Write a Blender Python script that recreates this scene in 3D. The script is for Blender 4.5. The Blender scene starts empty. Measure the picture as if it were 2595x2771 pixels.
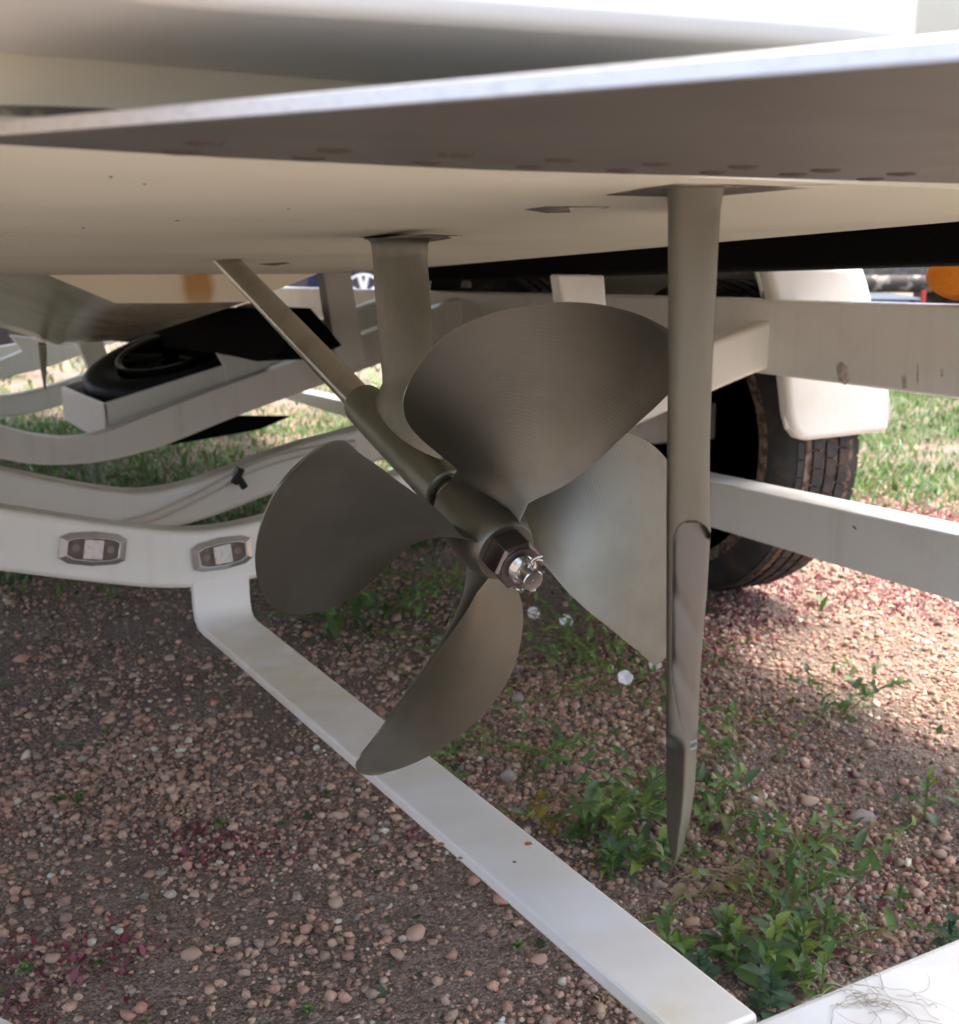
import bpy, bmesh, math, random
import numpy as np
from mathutils import Vector, Matrix, Euler
R_ = math.radians
random.seed(7); rng = np.random.default_rng(11)
scn = bpy.context.scene
col = scn.collection

# ------------------------------------------------------------------ camera
# world: X = starboard, Y = towards the bow, Z = up, ground z = 0, metres
EYE = np.array([0, 0, 0.70]); YAW = R_(28.4); PIT = R_(12.56); FPX = 3028.0
cd = bpy.data.cameras.new('camera'); cam = bpy.data.objects.new('camera', cd); col.objects.link(cam)
cam.location = EYE; cam.rotation_euler = (R_(90) - PIT, 0, -YAW)
cd.sensor_fit = 'HORIZONTAL'; cd.lens = 5.7; cd.sensor_width = 5.7 * 2595 / FPX
cd.clip_start = 0.02; cd.clip_end = 400
cd.dof.use_dof = True; cd.dof.focus_distance = 0.86; cd.dof.aperture_fstop = 2.0
scn.camera = cam

# ------------------------------------------------------------------ sky, sun, exposure
SUN_EL, SUN_AZ = 73, 88           # azimuth measured clockwise from the bow (+Y)
w = bpy.data.worlds.new('World'); scn.world = w; w.use_nodes = True
nt = w.node_tree; bg = nt.nodes['Background']
sky = nt.nodes.new('ShaderNodeTexSky'); sky.sky_type = 'NISHITA'; sky.sun_disc = False
sky.sun_elevation = R_(SUN_EL); sky.sun_rotation = R_(SUN_AZ)
sky.air_density = 1.0; sky.dust_density = 7.0; sky.ozone_density = 1.6
nt.links.new(sky.outputs[0], bg.inputs[0]); bg.inputs[1].default_value = 0.15
sl = bpy.data.lights.new('sun', 'SUN'); so = bpy.data.objects.new('sun', sl); col.objects.link(so)
sl.energy = 0.5; sl.angle = R_(18); sl.color = (1, .995, .985)
sdir = Vector((math.sin(R_(SUN_AZ)) * math.cos(R_(SUN_EL)), math.cos(R_(SUN_AZ)) * math.cos(R_(SUN_EL)), math.sin(R_(SUN_EL))))
so.rotation_euler = (-sdir).to_track_quat('-Z', 'Y').to_euler()
scn.view_settings.view_transform = 'Standard'; scn.view_settings.look = 'None'
scn.view_settings.exposure = 2.3; scn.view_settings.gamma = 1; scn.view_settings.use_curve_mapping = False
scn.render.engine = 'CYCLES'
scn.cycles.max_bounces = 8; scn.cycles.diffuse_bounces = 5; scn.cycles.glossy_bounces = 4
scn.cycles.use_denoising = True

# ------------------------------------------------------------------ survey: a sighting from the camera station onto a real plane
_vx = np.array([math.sin(YAW), math.cos(YAW), 0]); _rx = np.array([math.cos(YAW), -math.sin(YAW), 0]); _up = np.array([0, 0, 1.])
_fw = _vx * math.cos(PIT) - _up * math.sin(PIT); _uc = _vx * math.sin(PIT) + _up * math.cos(PIT)
def sight(u, v): return _fw + _rx * (u - 1297.5) / FPX - _uc * (v - 1385.5) / FPX
def on(ax, u, v, val):
    r = sight(u, v); return EYE + r * ((val - EYE[ax]) / r[ax])
def onX(u, v, x): return on(0, u, v, x)
def onY(u, v, y): return on(1, u, v, y)
def onZ(u, v, z): return on(2, u, v, z)
def at(u, v, d): return EYE + sight(u, v) * d

# ------------------------------------------------------------------ materials
def mat(name, c, rough=.5, metal=0., c2=None, nscale=6., lo=.45, hi=.7, bump=0., bscale=80., bdist=.002, rvar=0., spec=.5, stretch=(1, 1, 1), c3=None, n3=40., lo3=.6, hi3=.75, coat=0.):
    m = bpy.data.materials.new(name); m.use_nodes = True
    t = m.node_tree; b = t.nodes['Principled BSDF']
    b.inputs['Roughness'].default_value = rough; b.inputs['Metallic'].default_value = metal
    b.inputs['Specular IOR Level'].default_value = spec; b.inputs['Coat Weight'].default_value = coat
    b.inputs['Base Color'].default_value = (*c, 1)
    tc = t.nodes.new('ShaderNodeTexCoord'); mp = t.nodes.new('ShaderNodeMapping'); mp.inputs['Scale'].default_value = stretch
    t.links.new(tc.outputs['Object'], mp.inputs[0]); m['_v'] = 0
    def noise(s, d=5):
        n = t.nodes.new('ShaderNodeTexNoise'); n.inputs['Scale'].default_value = s; n.inputs['Detail'].default_value = d
        n.inputs['Roughness'].default_value = .62; t.links.new(mp.outputs[0], n.inputs['Vector']); return n.outputs['Fac']
    def ramp(src, a, bb):
        r = t.nodes.new('ShaderNodeMapRange'); r.interpolation_type = 'SMOOTHSTEP'
        r.inputs[1].default_value = a; r.inputs[2].default_value = bb; t.links.new(src, r.inputs[0]); return r.outputs[0]
    cur = None
    def mixc(fac, colr):
        nonlocal cur
        x = t.nodes.new('ShaderNodeMix'); x.data_type = 'RGBA'; t.links.new(fac, x.inputs[0])
        if cur is None: x.inputs[6].default_value = (*c, 1)
        else: t.links.new(cur, x.inputs[6])
        x.inputs[7].default_value = (*colr, 1); cur = x.outputs[2]; t.links.new(cur, b.inputs['Base Color'])
    if c2: mixc(ramp(noise(nscale), lo, hi), c2)
    if c3: mixc(ramp(noise(n3), lo3, hi3), c3)
    if rvar:
        r = t.nodes.new('ShaderNodeMapRange'); r.inputs[3].default_value = rough - rvar; r.inputs[4].default_value = rough + rvar
        t.links.new(noise(nscale * 2.3), r.inputs[0]); t.links.new(r.outputs[0], b.inputs['Roughness'])
    if bump:
        bn = t.nodes.new('ShaderNodeBump'); bn.inputs['Strength'].default_value = bump; bn.inputs['Distance'].default_value = bdist
        t.links.new(noise(bscale, 8), bn.inputs['Height']); t.links.new(bn.outputs[0], b.inputs['Normal'])
    return m
def dust(m, tint, amt=.8):
    t = m.node_tree; b = t.nodes['Principled BSDF']; g = t.nodes.new('ShaderNodeNewGeometry'); sp = t.nodes.new('ShaderNodeSeparateXYZ'); t.links.new(g.outputs['Normal'], sp.inputs[0])
    tc = t.nodes.new('ShaderNodeTexCoord'); nz = t.nodes.new('ShaderNodeTexNoise'); nz.inputs['Scale'].default_value = 11; nz.inputs['Detail'].default_value = 7; t.links.new(tc.outputs['Object'], nz.inputs[0])
    a = t.nodes.new('ShaderNodeMapRange'); a.inputs[1].default_value = .15; a.inputs[2].default_value = .9; t.links.new(sp.outputs['Z'], a.inputs[0])
    c = t.nodes.new('ShaderNodeMapRange'); c.inputs[1].default_value = .35; c.inputs[2].default_value = .7; c.inputs[4].default_value = amt; t.links.new(nz.outputs['Fac'], c.inputs[0])
    f = t.nodes.new('ShaderNodeMath'); f.operation = 'MULTIPLY'; t.links.new(a.outputs[0], f.inputs[0]); t.links.new(c.outputs[0], f.inputs[1])
    # runs below it
    mp = t.nodes.new('ShaderNodeMapping'); mp.inputs['Scale'].default_value = (38, 38, 2.2); t.links.new(tc.outputs['Object'], mp.inputs[0])
    n2 = t.nodes.new('ShaderNodeTexNoise'); n2.inputs['Scale'].default_value = 1; n2.inputs['Detail'].default_value = 5; t.links.new(mp.outputs[0], n2.inputs[0])
    r = t.nodes.new('ShaderNodeMapRange'); r.inputs[1].default_value = .56; r.inputs[2].default_value = .82; r.inputs[4].default_value = .22; t.links.new(n2.outputs['Fac'], r.inputs[0])
    mxm = t.nodes.new('ShaderNodeMath'); mxm.operation = 'MAXIMUM'; t.links.new(f.outputs[0], mxm.inputs[0]); t.links.new(r.outputs[0], mxm.inputs[1])
    x = t.nodes.new('ShaderNodeMix'); x.data_type = 'RGBA'; t.links.new(mxm.outputs[0], x.inputs[0]); t.links.new(b.inputs['Base Color'].links[0].from_socket, x.inputs[6]); x.inputs[7].default_value = (*tint, 1); t.links.new(x.outputs[2], b.inputs['Base Color'])
    return m
def vcol(m, attr='tint'):
    t = m.node_tree; b = t.nodes['Principled BSDF']
    a = t.nodes.new('ShaderNodeAttribute'); a.attribute_name = attr
    src = b.inputs['Base Color'].links[0].from_socket if b.inputs['Base Color'].links else None
    if src is None: t.links.new(a.outputs['Color'], b.inputs['Base Color'])
    else:
        x = t.nodes.new('ShaderNodeMix'); x.data_type = 'RGBA'; x.blend_type = 'MULTIPLY'; x.inputs[0].default_value = 1
        t.links.new(a.outputs['Color'], x.inputs[6]); t.links.new(src, x.inputs[7]); t.links.new(x.outputs[2], b.inputs['Base Color'])
    return m
def drip(m, cx, w_, z0, z1, tint):
    t = m.node_tree; b = t.nodes['Principled BSDF']; tc = t.nodes.new('ShaderNodeTexCoord'); sp = t.nodes.new('ShaderNodeSeparateXYZ'); t.links.new(tc.outputs['Object'], sp.inputs[0])
    nz = t.nodes.new('ShaderNodeTexNoise'); nz.inputs['Scale'].default_value = 38; nz.inputs['Detail'].default_value = 6; t.links.new(tc.outputs['Object'], nz.inputs[0])
    def mth(op, a, b_=None):
        n = t.nodes.new('ShaderNodeMath'); n.operation = op
        for i, q in enumerate((a, b_)):
            if q is None: continue
            if isinstance(q, (int, float)): n.inputs[i].default_value = q
            else: t.links.new(q, n.inputs[i])
        return n.outputs[0]
    dx = mth('ABSOLUTE', mth('SUBTRACT', sp.outputs['X'], cx)); dx = mth('ADD', dx, mth('MULTIPLY', mth('SUBTRACT', nz.outputs['Fac'], .5), w_ * .7))
    mr = t.nodes.new('ShaderNodeMapRange'); mr.interpolation_type = 'SMOOTHSTEP'; mr.inputs[1].default_value = w_; mr.inputs[2].default_value = w_ * .35; t.links.new(dx, mr.inputs[0])
    mz = t.nodes.new('ShaderNodeMapRange'); mz.interpolation_type = 'SMOOTHSTEP'; mz.inputs[1].default_value = z0; mz.inputs[2].default_value = z1; mz.inputs[3].default_value = .25; t.links.new(sp.outputs['Z'], mz.inputs[0])
    f = mth('MULTIPLY', mr.outputs[0], mz.outputs[0]); f = mth('MULTIPLY', f, .92)
    x = t.nodes.new('ShaderNodeMix'); x.data_type = 'RGBA'; t.links.new(f, x.inputs[0]); t.links.new(b.inputs['Base Color'].links[0].from_socket, x.inputs[6]); x.inputs[7].default_value = (*tint, 1); t.links.new(x.outputs[2], b.inputs['Base Color'])
    return m
def rings(m, period, strength, dist, distortion=.6):
    t = m.node_tree; b = t.nodes['Principled BSDF']
    tc = t.nodes.new('ShaderNodeTexCoord'); wv = t.nodes.new('ShaderNodeTexWave')
    wv.wave_type = 'RINGS'; wv.rings_direction = 'Z'; wv.inputs['Scale'].default_value = 2 * math.pi / (20 * period)
    wv.inputs['Distortion'].default_value = distortion; wv.inputs['Detail'].default_value = 1; wv.inputs['Detail Scale'].default_value = .15
    t.links.new(tc.outputs['Object'], wv.inputs[0])
    bn = t.nodes.new('ShaderNodeBump'); bn.inputs['Strength'].default_value = strength; bn.inputs['Distance'].default_value = dist
    t.links.new(wv.outputs['Fac'], bn.inputs['Height'])
    if b.inputs['Normal'].links: t.links.new(b.inputs['Normal'].links[0].from_socket, bn.inputs['Normal'])
    t.links.new(bn.outputs[0], b.inputs['Normal']); return m

M = {}
M['paint'] = mat('white_trailer_paint', (.845, .855, .81), .32, c2=(.75, .745, .67), nscale=5, lo=.5, hi=.8, c3=(.42, .36, .28), n3=55, lo3=.72, hi3=.84, rvar=.08, bump=.05, bscale=140)
M['paint_bar'] = mat('white_bar_paint', (.86, .86, .84), .38, c2=(.74, .66, .46), nscale=4.5, lo=.45, hi=.72, c3=(.30, .17, .08), n3=60, lo3=.76, hi3=.84, rvar=.08, bump=.06, bscale=160)
dust(M['paint'], (.50, .44, .36), .75); dust(M['paint_bar'], (.72, .65, .50), .75)
M['gel'] = mat('cream_gelcoat', (.725, .72, .595), .75, c2=(.64, .635, .525), nscale=3.2, lo=.42, hi=.75, spec=.08, c3=(.82, .79, .71), n3=26, lo3=.68, hi3=.82, rvar=.07, stretch=(.5, 1, 1), bump=.03, bscale=30)
M['gel_white'] = mat('white_gelcoat', (.76, .765, .73), .3, c2=(.69, .69, .65), nscale=4)
M['gel_keel'] = mat('weathered_keel_gelcoat', (.62, .59, .48), .2, c2=(.45, .42, .33), nscale=4, lo=.4, hi=.7, c3=(.70, .68, .64), n3=24, lo3=.66, hi3=.8, rvar=.1, bump=.06, bscale=40)
M['bronze'] = rings(mat('machined_nibral_bronze', (.215, .208, .175), .45, 1, c2=(.18, .175, .145), nscale=14, rvar=.06), .0026, .055, .0005)
M['blade_edge'] = mat('polished_blade_edge', (.5, .48, .43), .25, 1)
M['bronze_cast'] = mat('satin_cast_bronze', (.245, .248, .20), .42, 1, c2=(.195, .196, .155), nscale=22, lo=.4, hi=.75, rvar=.08, bump=.12, bscale=900, bdist=.0004)
M['rudder'] = mat('brushed_rudder_bronze', (.185, .186, .155), .40, 1, c2=(.135, .133, .108), nscale=16, lo=.42, hi=.75, rvar=.08, stretch=(1, 1, .3), bump=.12, bscale=600, bdist=.0004)
M['ground_out'] = mat('freshly_ground_bronze', (.175, .172, .16), .46, 1, c2=(.17, .165, .155), nscale=30, stretch=(1, 1, .2), bump=.1, bscale=120)
M['shaft'] = mat('stainless_shaft', (.50, .48, .42), .22, 1, c2=(.40, .38, .32), nscale=20, rvar=.05)
M['chrome'] = mat('bright_steel', (.66, .65, .63), .2, 1)
M['bezel'] = mat('chrome_bezel', (.56, .57, .58), .25, .75)
M['nut'] = mat('brown_bronze_nut', (.21, .185, .175), .35, 1, c2=(.15, .13, .125), nscale=60)
M['alu_face'] = mat('dull_aluminium_plate', (.22, .21, .195), .5, .8, c2=(.19, .18, .165), nscale=9, rvar=.08, c3=(.27, .26, .24), n3=20, lo3=.72, hi3=.85)
M['alu_edge'] = mat('bright_aluminium_edge', (.80, .80, .80), .36, 1, c2=(.66, .66, .67), nscale=200, lo=.45, hi=.75, bump=.2, bscale=420, bdist=.001, stretch=(1, 1, 2.5))
M['screw'] = mat('dark_screw_head', (.10, .085, .07), .6, .5)
M['grime'] = mat('dark_grime_sealant', (.10, .09, .075), .6, 0, c2=(.33, .30, .24), nscale=30, lo=.5, hi=.65)
M['flake'] = mat('pale_sealant', (.72, .70, .62), .5)
M['rust'] = mat('orange_rust_stain', (.48, .25, .04), .45, 0, c2=(.60, .46, .24), nscale=9, lo=.45, hi=.75, stretch=(1.4, 1, .35))
M['rustspot'] = mat('rust_spot', (.32, .11, .03), .7, c2=(.5, .3, .14), nscale=300)
M['carpet'] = mat('black_bunk_carpet', (.006, .006, .006), 1, c2=(.012, .012, .012), nscale=300, bump=.8, bscale=700, bdist=.003, spec=.1)
M['rubber'] = mat('dusty_rubber', (.022, .022, .024), .75, c2=(.055, .04, .03), nscale=18, lo=.4, hi=.7, bump=.3, bscale=120)
M['mud'] = mat('tyre_mud', (.20, .14, .10), .9, c2=(.05, .035, .025), nscale=60, lo=.4, hi=.6, bump=.6, bscale=200)
M['clean_rubber'] = mat('clean_black_rubber', (.014, .014, .015), .5, bump=.1, bscale=150)
M['rim'] = mat('alloy_rim', (.5, .5, .52), .2, 1)
M['rim_black'] = mat('gloss_black_rim', (.012, .012, .014), .12, 0)
M['dark'] = mat('dark_axle_steel', (.055, .05, .046), .6, .3, c2=(.12, .10, .085), nscale=18)
M['galv'] = mat('grey_galvanised', (.30, .28, .25), .5, .6, c2=(.2, .19, .17), nscale=22)
M['fender'] = mat('white_fender_plastic', (.70, .70, .65), .3, c2=(.62, .60, .50), nscale=6, lo=.5, hi=.8)
M['fender_in'] = mat('fender_inside_shade', (.015, .015, .015), .9)  # near-black colour stands in for the unlit inside of the white fender
M['hose'] = mat('pale_brake_hose', (.70, .67, .60), .4)
M['scuff'] = mat('dirt_scuff', (.42, .37, .31), .7, c2=(.70, .68, .62), nscale=60, lo=.4, hi=.6)
M['tie'] = mat('black_cable_tie', (.01, .01, .01), .4)
M['lens'] = mat('clear_light_lens', (.95, .92, .90), .1, c2=(.74, .70, .67), nscale=160)
b = M['lens'].node_tree.nodes['Principled BSDF']; b.inputs['Transmission Weight'].default_value = .2; b.inputs['IOR'].default_value = 1.49
M['lamp_bed'] = mat('brown_lamp_recess', (.16, .12, .10), .5, .2, c2=(.24, .2, .17), nscale=90)
M['orange'] = mat('orange_foam', (1.0, .34, .03), .9, c2=(.95, .26, .015), nscale=200, bump=.5, bscale=500, bdist=.002)
M['navy'] = mat('navy_car_paint', (.012, .016, .05), .12, coat=1)
M['glass'] = mat('dark_car_glass', (.02, .025, .03), .05)
M['white_plastic'] = mat('white_lamp_glass', (.85, .87, .9), .1)
M['far_pipe'] = mat('mud_splashed_pipe', (.05, .042, .036), .8, c2=(.28, .25, .21), nscale=14, lo=.5, hi=.62)
M['red'] = mat('red_marker', (.5, .06, .06), .4)
M['soil'] = None
M['stone'] = vcol(mat('gravel_stone', (1, 1, 1), .85, c2=(.72, .66, .62), nscale=260, lo=.4, hi=.7, bump=.35, bscale=500, bdist=.001))
M['leaf'] = vcol(mat('leaf', (1, 1, 1), .45, c2=(.72, .78, .6), nscale=30))
t = M['leaf'].node_tree; b = t.nodes['Principled BSDF']; tl = t.nodes.new('ShaderNodeBsdfTranslucent'); ms_ = t.nodes.new('ShaderNodeMixShader'); ms_.inputs[0].default_value = .32
t.links.new(b.inputs['Base Color'].links[0].from_socket, tl.inputs[0]); t.links.new(b.outputs[0], ms_.inputs[1]); t.links.new(tl.outputs[0], ms_.inputs[2]); t.links.new(ms_.outputs[0], t.nodes['Material Output'].inputs[0])
M['petal'] = mat('white_petal', (.85, .83, .83), .6)
M['straw'] = mat('dry_straw', (.38, .29, .17), .8)
M['fibre'] = mat('dry_root_fibre', (.36, .29, .22), .8)

# ------------------------------------------------------------------ building helpers
def rootloc(p):
    while p is not None and p.parent is not None: p = p.parent
    return np.array(p.location) if p is not None else np.zeros(3)
def thing(name, label, cat, loc=(0, 0, 0), group=None, kind=None):
    o = bpy.data.objects.new(name, None); col.objects.link(o); o.location = loc; o.empty_display_size = .05
    o['label'] = label; o['category'] = cat
    if group: o['group'] = group
    if kind: o['kind'] = kind
    return o
def obj(name, verts, faces, m, parent=None, smooth=40, bevel=0., seg=2, label=None, base=None, ang=40, **props):
    """one mesh object; verts in world metres"""
    me = bpy.data.meshes.new(name)
    v = np.array(verts, float); off = rootloc(parent) if parent else (np.array(base, float) if base is not None else np.zeros(3))
    me.from_pydata([tuple(p) for p in (v - off)], [], [tuple(f) for f in faces]); me.validate()
    bm = bmesh.new(); bm.from_mesh(me); bmesh.ops.recalc_face_normals(bm, faces=bm.faces); bm.to_mesh(me); bm.free()
    for mm in (m if isinstance(m, (list, tuple)) else [m]): me.materials.append(mm)
    o = bpy.data.objects.new(name, me); col.objects.link(o)
    if parent: o.parent = parent
    elif base is not None: o.location = base
    if smooth:
        me.polygons.foreach_set('use_smooth', [True] * len(me.polygons)); me.set_sharp_from_angle(angle=R_(smooth))
    if bevel:
        bv = o.modifiers.new('bevel', 'BEVEL'); bv.width = bevel; bv.segments = seg; bv.limit_method = 'ANGLE'; bv.angle_limit = R_(ang); bv.harden_normals = False
    if label: o['label'] = label
    for k_, v_ in props.items(): o[k_] = v_
    return o
def top(o, label, cat, group=None, kind=None):
    o['label'] = label; o['category'] = cat
    if group: o['group'] = group
    if kind: o['kind'] = kind
    return o
def prism(pts, ext):
    """closed polygon (3-D points) extruded by vector"""
    n = len(pts); p = np.array(pts, float); e = np.array(ext, float)
    v = np.vstack([p, p + e])
    f = [tuple(range(n)), tuple(range(2 * n - 1, n - 1, -1))] + [(i, (i + 1) % n, n + (i + 1) % n, n + i) for i in range(n)]
    return v, f
def box(c, s, rot=None):
    c = np.array(c, float); h = np.array(s, float) / 2
    v = np.array([[x, y, z] for x in (-1, 1) for y in (-1, 1) for z in (-1, 1)], float) * h
    if rot is not None: v = v @ np.array(rot.to_matrix()).T
    v = v + c
    return v, [(0, 1, 3, 2), (4, 6, 7, 5), (0, 4, 5, 1), (2, 3, 7, 6), (0, 2, 6, 4), (1, 5, 7, 3)]
def merge(*ms):
    V = []; F = []; n = 0
    for v, f in ms:
        V.append(np.array(v, float)); F += [tuple(i + n for i in q) for q in f]; n += len(v)
    return np.vstack(V), F
def frame_of(d):
    d = np.array(d, float); d /= np.linalg.norm(d)
    a = np.array([0, 0, 1.]) if abs(d[2]) < .9 else np.array([1., 0, 0])
    x = np.cross(a, d); x /= np.linalg.norm(x); return x, np.cross(d, x), d
def tube(path, r, n=12, caps=True):
    p = np.array(path, float); V = []; F = []
    rr = np.broadcast_to(np.array(r, float), (len(p),))
    for i in range(len(p)):
        d = p[min(i + 1, len(p) - 1)] - p[max(i - 1, 0)]
        x, y, _ = frame_of(d)
        for k in range(n):
            a = 2 * math.pi * k / n; V.append(p[i] + rr[i] * (math.cos(a) * x + math.sin(a) * y))
    for i in range(len(p) - 1):
        for k in range(n): F.append((i * n + k, i * n + (k + 1) % n, (i + 1) * n + (k + 1) % n, (i + 1) * n + k))
    if caps: F += [tuple(range(n))[::-1], tuple((len(p) - 1) * n + k for k in range(n))]
    return np.array(V), F
def lathe(o, axis, prof, n=32, up=None, closed=False):
    """profile [(s along axis, radius)]"""
    x, y, d = frame_of(axis); o = np.array(o, float); V = []; F = []
    for s, r in prof:
        for k in range(n):
            a = 2 * math.pi * k / n; V.append(o + d * s + r * (math.cos(a) * x + math.sin(a) * y))
    m = len(prof)
    for i in range(m - 1 + (1 if closed else 0)):
        j = (i + 1) % m
        for k in range(n): F.append((i * n + k, i * n + (k + 1) % n, j * n + (k + 1) % n, j * n + k))
    if not closed: F += [tuple(range(n))[::-1], tuple((m - 1) * n + k for k in range(n))]
    return np.array(V), F
def smoothpts(pts, n=8):
    p = np.array(pts, float); q = np.vstack([2 * p[0] - p[1], p, 2 * p[-1] - p[-2]]); out = []
    for i in range(1, len(q) - 2):
        for t in np.linspace(0, 1, n, endpoint=False):
            a, b_, c, d = q[i - 1], q[i], q[i + 1], q[i + 2]
            out.append(.5 * (2 * b_ + (c - a) * t + (2 * a - 5 * b_ + 4 * c - d) * t * t + (3 * b_ - a - 3 * c + d) * t ** 3))
    out.append(p[-1]); return np.array(out)
def grid_faces(a, b_, wrap=False):
    F = []
    for i in range(a - 1):
        for j in range(b_ if wrap else b_ - 1):
            k = (j + 1) % b_; F.append((i * b_ + j, i * b_ + k, (i + 1) * b_ + k, (i + 1) * b_ + j))
    return F
K = 2595 / 1862.0

# ================================================================== ground
def gz(x, y): return .012 * np.sin(1.7 * x + .6) * np.cos(1.3 * y) + .006 * np.sin(4.1 * x + 2.2 * y) + .004 * np.sin(9 * x - 5 * y)
GZ0 = float(gz(1.6, 1.9))
xs = np.concatenate([-np.geomspace(120, 2.2, 16), np.arange(-2, 6.01, .05), np.geomspace(6.4, 120, 18)])
ys = np.concatenate([-np.geomspace(120, 1.2, 16), np.arange(-1, 8.01, .05), np.geomspace(8.5, 150, 18)])
gx, gy = np.meshgrid(xs, ys, indexing='ij')
fade = np.clip((12 - np.hypot(gx - 2, gy - 3)) / 6, 0, 1)
gzv = gz(gx, gy) * fade - .01
sm = bpy.data.materials.new('pink_gravel_soil'); sm.use_nodes = True; M['soil'] = sm
t = sm.node_tree; b = t.nodes['Principled BSDF']; b.inputs['Roughness'].default_value = .95; b.inputs['Specular IOR Level'].default_value = .2
tc = t.nodes.new('ShaderNodeTexCoord')
def N(kind, **kw):
    n = t.nodes.new(kind)
    for k_, v_ in kw.items(): n.inputs[k_].default_value = v_
    return n
def noise(s, d=6):
    n = N('ShaderNodeTexNoise', Scale=s, Detail=d, Roughness=.65); t.links.new(tc.outputs['Object'], n.inputs['Vector']); return n
def ramp(src, stops):
    r = t.nodes.new('ShaderNodeValToRGB'); e = r.color_ramp.elements
    while len(e) < len(stops): e.new(.5)
    for i, (p, c) in enumerate(stops): e[i].position = p; e[i].color = (*c, 1)
    t.links.new(src, r.inputs[0]); return r.outputs[0]
base = ramp(noise(2.2).outputs['Fac'], [(.3, (.10, .081, .060)), (.55, (.155, .125, .094)), (.75, (.22, .182, .138))])
vo = N('ShaderNodeTexVoronoi', Scale=170.); t.links.new(tc.outputs['Object'], vo.inputs['Vector'])
hs = N('ShaderNodeSeparateColor'); t.links.new(vo.outputs['Color'], hs.inputs[0])
grit = ramp(hs.outputs[0], [(.0, (.14, .108, .082)), (.35, (.275, .212, .165)), (.65, (.40, .315, .25)), (.9, (.53, .45, .37))])
mx = N('ShaderNodeMix'); mx.data_type = 'RGBA'
gm = ramp(noise(5, 8).outputs['Fac'], [(.35, (0, 0, 0)), (.62, (1, 1, 1))]); t.links.new(gm, mx.inputs[0])
t.links.new(base, mx.inputs[6]); t.links.new(grit, mx.inputs[7]); t.links.new(mx.outputs[2], b.inputs['Base Color'])
vo2 = N('ShaderNodeTexVoronoi', Scale=430.); t.links.new(tc.outputs['Object'], vo2.inputs['Vector'])
hs2 = N('ShaderNodeSeparateColor'); t.links.new(vo2.outputs['Color'], hs2.inputs[0])
grit2 = ramp(hs2.outputs[0], [(.0, (.07, .05, .038)), (.4, (.19, .137, .105)), (.75, (.31, .22, .175)), (.95, (.5, .40, .33))])
mx2 = N('ShaderNodeMix'); mx2.data_type = 'RGBA'; mx2.inputs[0].default_value = .55
t.links.new(mx.outputs[2], mx2.inputs[6]); t.links.new(grit2, mx2.inputs[7]); t.links.new(mx2.outputs[2], b.inputs['Base Color'])
add = t.nodes.new('ShaderNodeMath'); add.operation = 'ADD'
inv = t.nodes.new('ShaderNodeMath'); inv.operation = 'MULTIPLY'; inv.inputs[1].default_value = -.9
inv2 = t.nodes.new('ShaderNodeMath'); inv2.operation = 'MULTIPLY'; inv2.inputs[1].default_value = -.5
t.links.new(vo.outputs['Distance'], inv.inputs[0]); t.links.new(vo2.outputs['Distance'], inv2.inputs[0])
t.links.new(inv.outputs[0], add.inputs[0]); t.links.new(inv2.outputs[0], add.inputs[1])
bn = t.nodes.new('ShaderNodeBump'); bn.inputs['Strength'].default_value = .8; bn.inputs['Distance'].default_value = .006
t.links.new(add.outputs[0], bn.inputs['Height']); t.links.new(bn.outputs[0], b.inputs['Normal'])
ground = obj('ground', np.stack([gx, gy, gzv], -1).reshape(-1, 3), grid_faces(len(xs), len(ys)), sm, kind='structure')
ground['label'] = 'brown soil strewn with pink gravel under the boat'
if ground.data.polygons[0].normal.z < 0: ground.data.flip_normals()
def gh(x, y): return gz(x, y) * np.clip((12 - np.hypot(x - 2, y - 3)) / 6, 0, 1) - .01

# ---- joined cloud of small copies, tinted one by one
def cloud(name, tv, tf, pos, rot, scl, tint, m, kind='stuff', smooth=True, parent=None):
    tv = np.array(tv, float); n, k = len(pos), len(tv)
    V = np.einsum('nij,nkj->nki', rot, tv[None] * scl[:, None, :]) + pos[:, None, :]
    tf = np.array(tf); F = (tf[None] + (np.arange(n) * k)[:, None, None]).reshape(-1, tf.shape[1])
    me = bpy.data.meshes.new(name); me.vertices.add(n * k); me.vertices.foreach_set('co', V.reshape(-1))
    me.loops.add(F.size); me.loops.foreach_set('vertex_index', F.reshape(-1).astype(np.int32))
    me.polygons.add(len(F)); me.polygons.foreach_set('loop_start', np.arange(0, F.size, tf.shape[1], dtype=np.int32))
    me.update(calc_edges=True); me.validate()
    a = me.color_attributes.new('tint', 'FLOAT_COLOR', 'POINT')
    a.data.foreach_set('color', np.repeat(np.hstack([tint, np.ones((n, 1))]), k, 0).reshape(-1))
    me.materials.append(m)
    if smooth: me.polygons.foreach_set('use_smooth', [True] * len(me.polygons))
    o = bpy.data.objects.new(name, me); col.objects.link(o); o['kind'] = kind
    if parent: o.parent = parent
    return o
def rotz(a):
    c, s = np.cos(a), np.sin(a); z = np.zeros_like(a); return np.stack([np.stack([c, -s, z], -1), np.stack([s, c, z], -1), np.stack([z, z, z + 1], -1)], -2)
def rotx(a):
    c, s = np.cos(a), np.sin(a); z = np.zeros_like(a); return np.stack([np.stack([z + 1, z, z], -1), np.stack([z, c, -s], -1), np.stack([z, s, c], -1)], -2)
def ico(sub):
    bm = bmesh.new(); bmesh.ops.create_icosphere(bm, subdivisions=sub, radius=1)
    v = np.array([p.co[:] for p in bm.verts]); f = [[q.index for q in p.verts] for p in bm.faces]; bm.free(); return v, f
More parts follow.
